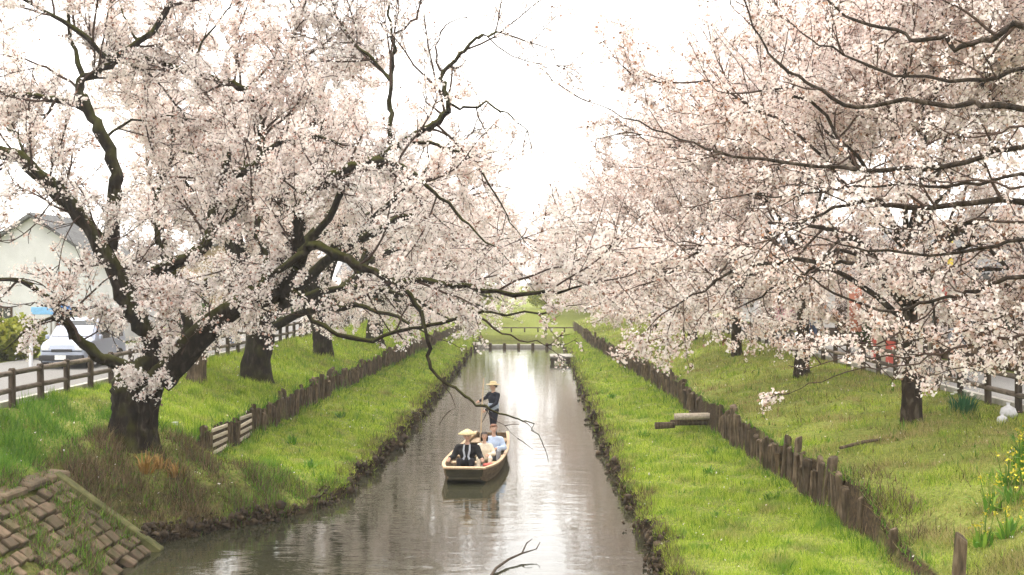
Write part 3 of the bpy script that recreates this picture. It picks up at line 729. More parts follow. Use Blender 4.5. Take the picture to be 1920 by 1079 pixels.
# the cut stump between the first two trees on the left
x, y = -9.6, 33.4; z = ground_at(x, y)
b = MB().tube([(0, 0, -.3), (0, 0, 0), (.02, 0, .25), (.04, .02, .8), (.03, .02, 1.15)], [.42, .34, .27, .25, .22], 12)
s_ = empty('tree_stump', (x, y, z)); b.build('trunk', M['stake'], s_, smooth=False)
MB().tube([(.03, .02, 1.15), (.03, .02, 1.17)], [.2, .19], 12).build('cut_face', M['slat'], s_)
tag(s_, 'brown cut tree stump in the grass behind the old leaning cherry', 'stump')

# ------------------------------------------------------------------ stake revetments
def stake_meshes(n, rmin, rmax, hmin, hmax):
    out = []
    for k in range(n):
        h = random.uniform(hmin, hmax); r = random.uniform(rmin, rmax); ns = 7
        v, f = [], []
        tilt = (random.uniform(-.2, .2), random.uniform(-.2, .2))
        rr = [random.uniform(.82, 1.16) for _ in range(ns)]
        for zz, s in ((-.45, 1.05), (h * .5, 1.0), (h * .965, .95), (h, .80)):
            for i in range(ns):
                a = 2 * math.pi * i / ns
                x, y = math.cos(a) * r * s * rr[i], math.sin(a) * r * s * rr[i]
                v.append((x, y, zz + (x * tilt[0] + y * tilt[1]) * (3 if zz > .9 * h else 0)))
        for j in range(3):
            for i in range(ns): f.append((j * ns + i, j * ns + (i + 1) % ns, (j + 1) * ns + (i + 1) % ns, (j + 1) * ns + i))
        f.append(tuple(3 * ns + i for i in range(ns)))
        me = bpy.data.meshes.new('stake'); me.from_pydata(v, [], f); me.materials.append(M['stake']); out.append(me)
    return out
SM = stake_meshes(12, .062, .10, .66, .86)
SMT = stake_meshes(4, .08, .10, .86, .98)
def stakes(root, tab, y0, y1, step, side, skip=(), zoff=0.0, keep=1.0):
    y = y0
    while y < y1:
        if not any(a < y < b for a, b in skip) and random.random() < keep:
            x = float(interp(tab, y)) + random.uniform(-.05, .05)
            z = ground_at(float(interp(tab, y)) + side * .25, y)
            me = random.choice(SMT if random.random() < .10 else SM)
            o = link('stake', me, root, (x, y, z + random.uniform(-.15, .10) + zoff), (random.uniform(-.10, .10), random.uniform(-.07, .07) - side * .05, random.uniform(0, 6)))
            o.location -= root.location
        y += step * random.uniform(.75, 1.3)
rt = empty('stake_revetment', (-7.4, 26.5, .7))
tag(rt, 'row of weathered wooden stakes holding the terrace on the left bank', 'stake wall', 'stake walls')
stakes(rt, XSL, 26.35, 80, .32, 1, skip=((27.15, 28.35), (29.75, 30.75)))
for y0, y1 in ((27.05, 28.4), (29.65, 30.85)):
    for k in range(4):
        z = ground_at(-7.2, (y0 + y1) / 2) + .16 + k * .17
        b = MB().box((0, 0, 0), (.035, y1 - y0, .085), m=Matrix.Rotation(random.uniform(-.03, .03), 3, 'X'))
        o = b.build('slat', M['slat'], rt, bevel=.008, loc=(-7.43 - rt.location.x + .02, (y0 + y1) / 2 - rt.location.y, z - rt.location.z))
rt = empty('stake_revetment', (5.3, 16.0, .7))
tag(rt, 'near row of ragged rotting stakes on the right bank, this side of the drain', 'stake wall', 'stake walls')
stakes(rt, XSR, 20.2, 31.6, .23, -1)
stakes(rt, XSR, 17.5, 20.0, .8, -1, zoff=-.25, keep=.8)
x, y = 5.30, 14.7
o = link('stake', SMT[0], rt, (x, y, ground_at(x - .3, y) + .05), (.03, .06, 0)); o.location -= rt.location
rt = empty('stake_revetment', (5.0, 35.0, .7))
tag(rt, 'far row of close-set stakes on the right bank, beyond the drain', 'stake wall', 'stake walls')
stakes(rt, XSR, 35.2, 84, .31, -1)

# drain trough poking out of the right bank through the gap in the stakes
d = empty('drain_trough', (4.6, 33.0, .85))
for k, (dy, dz, ln, mt) in enumerate(((0, .12, 1.25, 'slat'), (.28, .10, 1.2, 'slat'), (.14, -.06, 1.35, 'stake'))):
    MB().tube([(-ln / 2, 0, 0), (0, .01, .01), (ln / 2, 0, .03)], [.085, .09, .085], 9).build('log', M[mt], d, loc=(.05 - .05 * k, dy, dz + .05))
MB().tube([(-.45, 0, 0), (.1, .05, .02)], [.10, .09], 9).build('log', M['stake'], d, loc=(-.75, -.25, -.05))
tag(d, 'grey weathered log trough jutting through the gap between the stakes', 'trough')

# ------------------------------------------------------------------ rail fences along both roads
def fence(name, x, y0, y1, step, label, h=.80):
    r = empty(name, (x, y0, ROAD)); y = y0; ys = []
    pm = MB().tube([(0, 0, -.4), (0, 0, h - .03), (0, 0, h)], [.075, .073, .055], 10).mesh('post', M['fence'], smooth=False)
    while y < y1:
        link('post', pm, r, (random.uniform(-.01, .01), y - y0, 0), (random.uniform(-.02, .02), random.uniform(-.02, .02), random.uniform(0, 6))); ys.append(y); y += step
    rm = MB().tube([(0, -.03, 0), (0, step + .03, 0)], .058, 9).mesh('rail', M['rail'], smooth=True)
    for a in ys[:-1]:
        for z in (h - .10, h * .42):
            link('rail', rm, r, (-.02 + random.uniform(-.005, .005), a - y0, z + random.uniform(-.008, .008)), (random.uniform(-.006, .006), 0, random.uniform(-.006, .006)))
    return tag(r, label, 'fence', 'log rail fences beside the roads')
fence('rail_fence', -10.95, 14.5, 82, 1.45, 'dark log rail fence along the road on the left, by the parked car')
fence('rail_fence', 9.80, 12.5, 84, 1.6, 'dark log rail fence along the road on the right, by the pale posts')

# ------------------------------------------------------------------ stone block facing on the near left slope
rv = empty('stone_facing', (-7.6, 18, .6))
tag(rv, 'sloping facing of brown mossy blocks at the water, lower left corner', 'stone facing')
bl = []
for k in range(6):
    b = MB().box((0, 0, 0), (.235 + random.uniform(-.02, .02), .30 + random.uniform(-.03, .02), .12)); bl.append(b.mesh('block', M['block'], bevel=.018))
ang = math.atan(.743)
row = 0; s0 = 0.0
for row in range(8):
    s = .13 + row * .265
    y = 15.2 + (row % 2) * .16
    while y < 20.75:
        if random.random() < .10:
            y += .335; continue
        x = -6.75 - s * math.cos(ang); z = s * math.sin(ang) - .02
        o = link('block', random.choice(bl), rv, (x + 7.6, y - 18 + random.uniform(-.015, .015), z - .6 + random.uniform(-.05, .03)), (random.uniform(-.10, .10), ang + random.uniform(-.10, .10), random.uniform(-.10, .10)))
        o.scale = (random.uniform(.78, 1.08), random.uniform(.72, 1.06), random.uniform(.8, 1.2))
        y += .335
y = 15.2
cm = [MB().box((0, 0, 0), (.40, .80, .13)).mesh('coping', M['coping'], bevel=.03) for _ in range(2)]
while y < 20.8:
    link('coping_stone', random.choice(cm), rv, (-8.66 + 7.6, y + .45 - 18, 1.36 - .6 + random.uniform(-.03, .02)), (random.uniform(-.05, .05), .16 + random.uniform(-.05, .05), random.uniform(-.07, .07))); y += .90
tb = MB().box((0, 0, 0), (2.35, .22, .18)).build('edge_beam', M['mossbeam'], rv, bevel=.02, loc=(-7.62 + 7.6, 20.98 - 18, .66 - .6), rot=(0, ang, 0.02))

# ------------------------------------------------------------------ clods and roots along the cut banks
def clods(name, n, side, y0, y1, label):
    r = np.random.default_rng(5 + side)
    u = r.uniform(0, 1, n); ys = 1 / (1 / y0 + u * (1 / y1 - 1 / y0))
    ys = ys[r.uniform(0, 1, n) < np.clip(.15 + .8 * np.sin(1.1 * ys + side) * np.sin(.47 * ys + 1) + .4 * np.sin(3.3 * ys), .08, 1)]; n = len(ys)
    tab = XL if side < 0 else XR
    calm = sstep(ys, 21.0, 22.0) if side < 0 else 1.0
    xe = interp(tab, ys) + wob(ys, .3 if side < 0 else 4.0) * calm
    xs = xe + side * r.normal(.03, .09, n); z = np.clip(r.normal(.14, .13, n), -.05, .34)
    xs += side * z * .35
    base = np.array([[0, 0, 1], [.9, 0, .3], [.28, .85, .3], [-.72, .53, .3], [-.72, -.53, .3], [.28, -.85, .3], [.7, .5, -.5], [-.3, .85, -.5], [-.85, -.1, -.5], [-.2, -.8, -.5], [.75, -.45, -.5], [0, 0, -1]])
    fc = [(0, 1, 2), (0, 2, 3), (0, 3, 4), (0, 4, 5), (0, 5, 1), (1, 6, 2), (2, 6, 7), (2, 7, 3), (3, 7, 8), (3, 8, 4), (4, 8, 9), (4, 9, 5), (5, 9, 10), (5, 10, 1), (1, 10, 6), (11, 7, 6), (11, 8, 7), (11, 9, 8), (11, 10, 9), (11, 6, 10)]
    V = base[None] * r.uniform(.35, 1.5, (n, 12, 1)) * (.02 + .085 * r.uniform(0, 1, (n, 1, 1)) ** 3 * (ys / 25)[:, None, None] ** .3) * r.uniform(.6, 1.3, (n, 1, 3)) + np.stack([xs, ys, z], -1)[:, None]
    Fc = (np.array(fc)[None] + (np.arange(n) * 12)[:, None, None]).reshape(-1, 3)
    o = link(name, mesh_np(name, V.reshape(-1, 3), Fc, 3, M['mud']))
    return tag(o, label, 'soil', kind='stuff')
clods('earth_clods', 3200, -1, 20.8, 90, 'dark crumbling earth and stones along the left water edge')
clods('earth_clods', 3600, 1, 15, 90, 'dark crumbling earth and stones along the right water edge')

# ------------------------------------------------------------------ grass
def blades(name, n, band, y0, y1, h0, h1, w, mat, seed, label, cat='grass', power=2.0, patch=1.0, lean=.95, keep=None, top=None, lie=0.0, dz=0.0):
    r = np.random.default_rng(seed)
    u = r.uniform(0, 1, n)
    ys = 1 / (1 / y0 + u * (1 / y1 - 1 / y0))
    a, b = band(ys); xs = a + (b - a) * r.uniform(0, 1, n)
    dens = .5 + .5 * np.sin(1.3 * xs + 2.1 * ys) * np.sin(2.7 * xs - 1.1 * ys + 1) + .35 * np.sin(5.1 * xs + 4.3 * ys)
    k = r.uniform(0, 1, n) < (1 - patch * .55 * (1 - np.clip(dens, 0, 1)))
    if keep is not None: k &= keep(xs, ys)
    xs, ys, dens = xs[k], ys[k], dens[k]; n = len(xs)
    z = hgt(xs, ys) - .01 + dz
    sc = (ys / 24.0) ** .75
    hh = r.uniform(h0, h1, n) * (.45 + 1.0 * np.clip(dens, 0, 1) ** 1.5) * np.maximum(1, sc ** .4)
    ww = w * r.uniform(.6, 1.3, n) * sc
    az = r.uniform(0, 2 * np.pi, n); ln = np.abs(r.normal(lie, lean, n)); la = r.uniform(0, 2 * np.pi, n)
    dx, dy = np.cos(az) * ww / 2, np.sin(az) * ww / 2
    hz = hh / np.sqrt(1 + ln ** 2)
    p0 = np.stack([xs - dx, ys - dy, z], -1); p1 = np.stack([xs + dx, ys + dy, z], -1)
    p2 = np.stack([xs + np.cos(la) * ln * hz, ys + np.sin(la) * ln * hz, z + hz], -1)
    V = np.stack([p0, p1, p2], 1).reshape(-1, 3)
    o = link(name, mesh_np(name, V, np.arange(n * 3).reshape(-1, 3), 3, mat))
    return tag(o, label, cat, kind='stuff')
edgeL = lambda y: interp(XL, y) + wob(y, .3) * sstep(y, 21.0, 22.0)
edgeR = lambda y: interp(XR, y) + wob(y, 4.0)
blades('grass', 150000, lambda y: (interp(XSL, y) + .05, edgeL(y) + .02), 25.3, 96, .06, .16, .017, M['grass'], 1, 'bright short grass on the lower left terrace by the water', keep=lambda x, y: (x < edgeL(y) - .02))
blades('grass', 110000, lambda y: (-10.95 + 0 * y, interp(XSL, y) - .1), 26.3, 100, .09, .22, .018, M['grass'], 2, 'bright grass on the upper left terrace round the trunks')
blades('grass', 60000, lambda y: (-10.95 + 0 * y, edgeL(y) - .05), 15.5, 26.6, .14, .34, .018, M['lush'], 3, 'lush dark green grass on the near left slope', keep=lambda x, y: ((y > 21.2) | (x < -8.8)) & ~((y > 21.2) & (y < 26) & (x > -8.9 - .3 * np.sin(3 * y)) & (np.abs(x + 7.6) < 1.5)))
blades('weeds', 24000, lambda y: (-9.1 + 0 * y, edgeL(y) - .02), 21.1, 26.0, .10, .34, .016, M['deadweed'], 4, 'brown dead weeds on the earth below the old trunk', 'weeds', lean=.9)
blades('weeds', 3600, lambda y: (-9.2 + 0 * y, edgeL(y) - .02), 21.1, 26.4, .08, .20, .03, M['lush'], 14, 'green weeds sprouting among the dead stalks below the old trunk', 'weeds', lean=.9)
blades('weeds', 11000, lambda y: (-8.9 + 0 * y, -6.8 + 0 * y), 15.2, 21.2, .05, .20, .02, M['lush'], 5, 'green tufts growing in the joints of the stone facing', 'weeds', patch=1.8, lean=.9, dz=.11)
blades('weeds', 16000, lambda y: (-8.9 + 0 * y, -6.8 + 0 * y), 15.2, 21.2, .05, .22, .018, M['deadweed'], 15, 'brown dry stalks lying on the stone facing', 'weeds', patch=1.8, lean=1.8, dz=.12)
blades('grass', 190000, lambda y: (edgeR(y), interp(XSR, y) - .05), 14.5, 96, .07, .17, .015, M['grass'], 6, 'bright short grass on the lower right terrace by the water', keep=lambda x, y: x > edgeR(y) + .04)
blades('grass', 170000, lambda y: (interp(XSR, y) + .1, 9.72 + 0 * y), 12.5, 100, .06, .16, .014, M['grass_dry'], 7, 'dry yellowish grass on the upper right slope', lean=.9)
blades('weeds', 16000, lambda y: (edgeR(y) - .06, edgeR(y) + .35), 15, 80, .08, .24, .014, M['deadweed'], 8, 'dead stalks hanging over the right water edge', 'weeds', lean=1.4)
blades('weeds', 14000, lambda y: (edgeL(y) - .40, edgeL(y) + .05), 21.3, 80, .08, .24, .014, M['deadweed'], 9, 'dead stalks hanging over the left water edge', 'weeds', lean=1.4)
blades('weeds', 2600, lambda y: (interp(XSL, y) - .25, interp(XSL, y) + .35), 26.3, 75, .12, .32, .03, M['lush'], 10, 'taller green weeds along the foot of the left stakes', 'weeds')
blades('weeds', 3600, lambda y: (interp(XSR, y) - .4, interp(XSR, y) + .2), 16, 75, .10, .26, .026, M['lush'], 11, 'taller green weeds along the foot of the right stakes', 'weeds')
blades('weeds', 5000, lambda y: (edgeR(y) + .3, interp(XSR, y) - .1), 15, 70, .06, .18, .045, M['lush'], 21, 'patches of broad-leaved weeds in the lower right grass', 'weeds', patch=1.8, lean=1.2)
blades('weeds', 4000, lambda y: (interp(XSL, y) + .1, edgeL(y) - .3), 25.5, 70, .06, .18, .045, M['lush'], 22, 'patches of broad-leaved weeds in the lower left grass', 'weeds', patch=1.8, lean=1.2)
blades('weeds', 6000, lambda y: (interp(XSR, y) + .2, 9.6 + 0 * y), 14, 60, .06, .20, .022, M['deadweed'], 23, 'patches of dead stalks in the upper right grass', 'weeds', patch=1.8, lean=1.4)
blades('weeds', 3000, lambda y: (interp(XSR, y) + .2, 9.6 + 0 * y), 14, 60, .06, .20, .04, M['lush'], 24, 'patches of broad-leaved weeds in the upper right grass', 'weeds', patch=1.8, lean=1.2)
blades('weeds', 1500, lambda y: (interp(XSR, y) - .1, interp(XSR, y) + .7), 17.0, 20.6, .12, .34, .02, M['deadweed'], 12, 'rusty dead stalks where the right stakes have collapsed', 'weeds', lean=1.0)

# ------------------------------------------------------------------ single plants
def tuft(name, loc, n, h0, h1, w, mat, spread, lean, label, cat, group=None, seed=0, part='leaves'):
    r = np.random.default_rng(seed + 100); V, Q = [], []
    for k in range(n):
        a = r.uniform(0, 6.283); d = np.array([math.cos(a), math.sin(a), 0]); p = d * r.uniform(0, spread)
        h = r.uniform(h0, h1); l = abs(r.normal(0, lean)); s = np.array([-d[1], d[0], 0]) * w / 2
        m = p + d * l * h * .4 + [0, 0, h * .6]; t = p + d * l * h + [0, 0, h * (1 - .25 * l)]
        b = len(V); V += [p - s, p + s, m + s * .9, m - s * .9, t + s * .2, t - s * .2]; Q += [(b, b + 1, b + 2, b + 3), (b + 3, b + 2, b + 4, b + 5)]
    root = empty(name, loc)
    o = link(part, mesh_np(part, np.array(V), np.array(Q), 4, mat), root)
    return tag(root, label, cat, group)
def gz(x, y): return (x, y, ground_at(x, y) - .01)
t = tuft('daffodil_clump', gz(8.75, 23.9), 130, .3, .5, .028, M['daff'], .26, .45, 'dark blue-green daffodil clump beside the nearest trunk on the right bank', 'plant', seed=1)
for k in range(7):
    a = k * .9; b = MB()
    b.lathe([(.0, 0), (.035, .012), (.045, .03), (.0, .02)], 7, (math.cos(a) * .2, math.sin(a) * .2, .4 + .05 * (k % 3))); b.build('flower', M['white_petal'], t)
for i, (px, py, Y, sc) in enumerate(((272, 905, 23.2, 1.0), (300, 885, 23.6, .7), (330, 905, 23.4, .7))):
    p = P(px, py, Y); tuft('dead_fern', (p[0], p[1], ground_at(p[0], p[1])), 42, .2 * sc, .5 * sc, .03, M['fern'], .18, .8, ['large orange dead fern at the foot of the old cherry trunk', 'small orange dead fern right behind the large one', 'small orange dead fern furthest right below the old trunk'][i], 'fern', seed=i + 3)
for i, (x, y) in enumerate(((-6.3, 30.6), (-5.2, 27.2), (-6.0, 36.5), (-6.6, 41.0))):
    tuft('weed_clump', gz(x, y), 26, .12, .3, .05, M['lush'], .16, .9, ['dark green weed clump under the second slatted gap of the left stakes', 'dark green weed clump nearest the camera on the left terrace', 'third dark green weed clump up the left terrace', 'farthest dark green weed clump on the left terrace, against the stakes'][i], 'weed', 'weed clumps on the left terrace', seed=i + 10)
for i, (x, y) in enumerate(((3.4, 21.5), (3.9, 26.0), (4.4, 28.5), (3.1, 33.0), (4.6, 22.5), (2.9, 44.0))):
    tuft('weed_clump', gz(x, y), 26, .10, .24, .05, M['lush'], .18, .9, ['dark green weed clump nearest the camera on the right terrace', 'dark green weed clump midway between water and near right stakes', 'dark green weed clump just short of the log trough', 'dark green weed clump between the log trough and the water', 'dark green weed clump at the foot of the near right stakes', 'farthest dark green weed clump on the right terrace'][i], 'weed', 'weed clumps on the right terrace', seed=i + 20)
def rape(loc, seed):
    r = np.random.default_rng(seed); root = empty('rape_plant', loc)
    st, fl = MB(), MB()
    for k in range(9):
        a = r.uniform(0, 6.28); h = r.uniform(.2, .5); x, y = math.cos(a) * r.uniform(.02, .22), math.sin(a) * r.uniform(.02, .22)
        st.tube([(x * .3, y * .3, 0), (x, y, h)], [.007, .005], 3, False)
        for j in range(4):
            p = np.array([x, y, h]) + r.normal(0, .022, 3); u = r.normal(0, .011, 3); w = r.normal(0, .011, 3)
            fl.add([p - u, p + w, p + u, p - w], [(0, 1, 2, 3)])
    tag(st.build('stems', M['lush'], root), kind='stuff'); tag(fl.build('flowers', M['yellow'], root), kind='stuff')
    r2 = tuft('x', (0, 0, 0), 22, .12, .3, .05, M['lush'], .2, .8, 'x', 'x', seed=seed); lv = r2.children[0]; lv.parent = root; bpy.data.objects.remove(r2)
    return tag(root, 'leafy weed with small yellow flowers on the right slope', 'plant', 'yellow flowering weeds on the right slope')
for i in range(14):
    Y = random.uniform(15.2, 20.5); px = random.uniform(1830, 1960); x = (px - 1000) / F * Y
    if x > 9.6: x = 9.5 - random.uniform(0, 1)
    rape((x, Y, ground_at(x, Y)), 300 + i)
# the cut timber lying on the right slope and the white bag by the fence
b = MB().tube([(0, 0, 0), (.6, .5, .05), (1.25, 1.2, .02)], [.03, .035, .02], 6)
tag(b.build('fallen_branch', M['stake'], loc=(5.75, 22.0, ground_at(6.2, 22.4) + .06)), 'thin dark fallen branch lying on the right slope above the stakes', 'branch')
def bag(loc, sc, label):
    r = np.random.default_rng(int(sc * 100)); b = MB(); prof = [(.02, 0), (.85, .02), (1.0, .35), (.8, .8), (.3, 1.0), (.18, 1.08), (.3, 1.25), (.02, 1.22)]
    b.lathe([(p * .2 * sc, z * .3 * sc) for p, z in prof], 12); b.v = [(x * (1 + .12 * math.sin(9 * z + 3 * x)), y + .02 * math.sin(20 * x), z) for x, y, z in b.v]
    return tag(b.build('bag', M['bagwhite'], smooth=True, loc=loc), label, 'bag')
M['bagwhite'] = plain('bag_white', (.60, .60, .62), .5)
bag(gz(9.35, 23.1), .8, 'white plastic bag at the foot of the right fence post')
bag(gz(8.95, 22.4), .55, 'small white bag in the grass in front of the larger one')
p = P(320, 766, 26.5)
b = MB().lathe([(.0, 0), (.06, .01), (.065, .1), (.0, .1)], 9); tag(b.build('paper_cup', M['bagwhite'], loc=gz(-8.15, 26.7)), 'small white litter cup in the grass right of the old trunk', 'litter')

# a branch added in place of a bough's dark reflection on the near water
pts = [(-.75, 19.0, -.05), (-.62, 19.5, .05), (-.42, 20.0, .08), (-.2, 20.35, .10), (.05, 20.55, .13)]
b = MB().tube(pts, [.028, .025, .022, .017, .008], 7).tube([pts[3], (-.12, 20.6, .22), (-.02, 20.8, .25)], [.016, .012, .006], 5).tube([pts[4], (.12, 20.7, .22)], [.012, .006], 5)
tag(b.build('reflection_branch', M['fence']), 'dark crooked branch shape added as the reflection of a bough, in the water nearest the camera', 'branch')

# ------------------------------------------------------------------ far end of the reach: weir, landing, footbridge
w = empty('weir', (-1.6, 86.5, 0))
MB().box((0, 0, .0), (5.9, .5, .44)).build('sill', M['concrete'], w, bevel=.03)
for k in range(6): MB().box((0, 0, 0), (.22, .3, .62)).build('pier', M['stake'], w, bevel=.02, loc=(-2.6 + k * 1.04, -.42, .05))
tag(w, 'low concrete weir across the far end of the water', 'weir')
j = empty('landing_stage', (1.75, 71, 0))
MB().box((0, 0, .36), (1.5, 2.6, .10)).build('deck', M['concrete'], j, bevel=.015)
for sx in (-.6, .5):
    for sy in (-1.1, 1.1): MB().box((0, 0, 0), (.16, .16, 1.2)).build('pile', M['fence'], j, bevel=.01, loc=(sx, sy, -.28))
MB().box((0, -1.34, .22), (1.5, .06, .17)).build('fascia', M['fence'], j)
tag(j, 'small concrete boat landing at the right edge of the far water', 'landing')
fb = empty('footbridge', (.4, 100.5, .45))
MB().box((0, 0, -.1), (7.5, 1.6, .22)).build('deck', M['fence'], fb, bevel=.02)
for k in range(7): MB().box((0, 0, 0), (.12, .12, .5)).build('post', M['fence'], fb, loc=(-3.4 + k * 1.13, -.74, .22))
MB().box((0, -.74, .50), (7.4, .1, .1)).build('rail', M['rail'], fb)
tag(fb, 'low dark timber footbridge closing the far end of the river', 'bridge')

# ------------------------------------------------------------------ boat
M['boatwood'] = mottled('boat_wood', [(0.3, (0.09, 0.062, 0.036)), (0.7, (0.22, 0.155, 0.09))], 4, .7, .4, .01, stretch=(6, .8, 6))
M['boatrim'] = mottled('boat_rim_wood', [(0.3, (0.34, 0.23, 0.14)), (0.7, (0.56, 0.42, 0.27))], 5, .6, .3, .01, stretch=(6, .8, 6))
M['boatshade'] = mottled('boat_shaded_wood', [(0.3, (0.02, 0.018, 0.010)), (0.7, (0.06, 0.05, 0.028))], 4, .6, .4, .01, stretch=(1, 4, 4))  # boat wood with the shade on the bow front put into its colour
M['bamboo'] = mottled('bamboo', [(0.3, (0.30, 0.22, 0.14)), (0.7, (0.44, 0.34, 0.24))], 5, .6, .2)
M['straw'] = mottled('straw', [(0.3, (0.52, 0.40, 0.20)), (0.7, (0.78, 0.64, 0.40))], 30, .85, .5, .01)
BX, BY, BR = -1.64, 27.9, -.07
boat = empty('river_boat', (BX, BY, 0), BR)
ST = [  # y, rim half width, rim z, chine half width, chine z
 (0.00, .46, .36, .40, .12), (.28, .53, .345, .46, .03), (.6, .60, .33, .51, -.03), (1.1, .67, .31, .57, -.08), (1.8, .71, .295, .61, -.10),
 (2.8, .72, .29, .62, -.11), (3.8, .69, .295, .59, -.10), (4.8, .62, .33, .52, -.06), (5.6, .54, .38, .44, .0), (6.2, .47, .44, .38, .08)]
def hull_part(side):
    b = MB(); n = len(ST)
    for y, w, z, c, cz in ST:
        m = (w * .62 + c * .38, z * .55 + cz * .45)
        for x, zz in ((w, z), (m[0] + .008, m[1]), (c, cz), (c - .035, cz + .015), (m[0] - .03, m[1]), (w - .035, z)): b.v.append((side * x, y, zz))
    for i in range(n - 1):
        for k in range(6): b.f.append((i * 6 + k, i * 6 + (k + 1) % 6, (i + 1) * 6 + (k + 1) % 6, (i + 1) * 6 + k))
    b.f.append(tuple(range(6))); b.f.append(tuple((n - 1) * 6 + k for k in range(6)))
    return b
for s in (-1, 1): hull_part(s).build('side_plank', M['boatwood'], boat)
b = MB()
for y, w, z, c, cz in ST: b.v += [(-c + .01, y, cz), (c - .01, y, cz), (c - .01, y, cz + .04), (-c + .01, y, cz + .04)]
for i in range(len(ST) - 1):
    for k in range(4): b.f.append((i * 4 + k, i * 4 + (k + 1) % 4, (i + 1) * 4 + (k + 1) % 4, (i + 1) * 4 + k))
b.f += [(0, 1, 2, 3), tuple((len(ST) - 1) * 4 + k for k in range(4))]
b.build('bottom', M['boatshade'], boat)
for s in (-1, 1):                                       # gunwale
    b = MB()
    for y, w, z, c, cz in ST: b.v += [(s * (w - .055), y, z + .002), (s * (w + .028), y, z + .002), (s * (w + .028), y, z + .045), (s * (w - .055), y, z + .045)]
    for i in range(len(ST) - 1):
        for k in range(4): b.f.append((i * 4 + k, i * 4 + (k + 1) % 4, (i + 1) * 4 + (k + 1) % 4, (i + 1) * 4 + k))
    b.f += [(0, 1, 2, 3), tuple((len(ST) - 1) * 4 + k for k in range(4))]
    b.build('gunwale', M['boatrim'], boat)
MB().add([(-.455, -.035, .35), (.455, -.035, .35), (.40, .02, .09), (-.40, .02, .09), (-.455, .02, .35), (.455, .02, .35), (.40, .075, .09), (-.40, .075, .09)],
         [(0, 1, 2, 3), (4, 7, 6, 5), (0, 4, 5, 1), (1, 5, 6, 2), (2, 6, 7, 3), (3, 7, 4, 0)]).build('bow_board', M['boatshade'], boat)
MB().box((0, .03, .385), (1.02, .16, .05)).build('bow_cap', M['boatrim'], boat, bevel=.01)
MB().box((0, 6.17, .28), (.9, .05, .34)).build('stern_board', M['boatwood'], boat)
for k in range(5):
    MB().box((0, 0, 0), (.205, 5.0, .022)).build('floor_plank', M['boatwood'], boat, bevel=.004, loc=(-.43 + k * .215, 3.0, -.02 + .003 * (k % 2)))
for y in (1.45, 2.35, 3.5): MB().box((0, 0, 0), (1.28, .26, .035)).build('thwart', M['boatrim'], boat, bevel=.006, loc=(0, y, .16))
MB().box((0, 0, 0), (.98, .95, .03)).build('stern_deck', M['boatrim'], boat, bevel=.005, loc=(0, 5.55, .30))
tag(boat, 'flat wooden river boat with pale rim carrying passengers towards the camera', 'boat')
def in_boat(x, y, z):
    c, s = math.cos(BR), math.sin(BR); return (BX + c * x - s * y, BY + s * x + c * y, z)

# ------------------------------------------------------------------ people
M['skin'] = plain('skin', (.62, .40, .30), .6)
M['hair'] = plain('hair', (.03, .02, .016), .6)
M['hair_brown'] = plain('hair_brown', (.20, .09, .05), .6)
M['eye'] = plain('eye', (.02, .015, .012), .3)
M['black'] = plain('cloth_black', (.012, .012, .015), .9)
M['navy'] = plain('cloth_navy', (.012, .014, .028), .9)
M['lapel'] = plain('cloth_lapel', (.42, .45, .50), .9)
M['cream'] = plain('cloth_cream', (.76, .68, .54), .9)
M['ltblue'] = plain('cloth_light_blue', (.50, .60, .78), .9)
M['greyblue'] = plain('cloth_grey_blue', (.36, .41, .50), .9)
M['grey'] = plain('cloth_grey', (.22, .23, .25), .9)
M['red'] = plain('cloth_red', (.50, .09, .07), .9)
M['salmon'] = plain('cloth_salmon', (.60, .25, .18), .9)
M['pink'] = plain('cloth_pink', (.70, .38, .42), .9)
M['blue'] = plain('cloth_blue', (.06, .20, .50), .8)
M['denim'] = plain('cloth_denim', (.07, .10, .18), .9)
M['white'] = plain('cloth_white', (.78, .78, .78), .9)

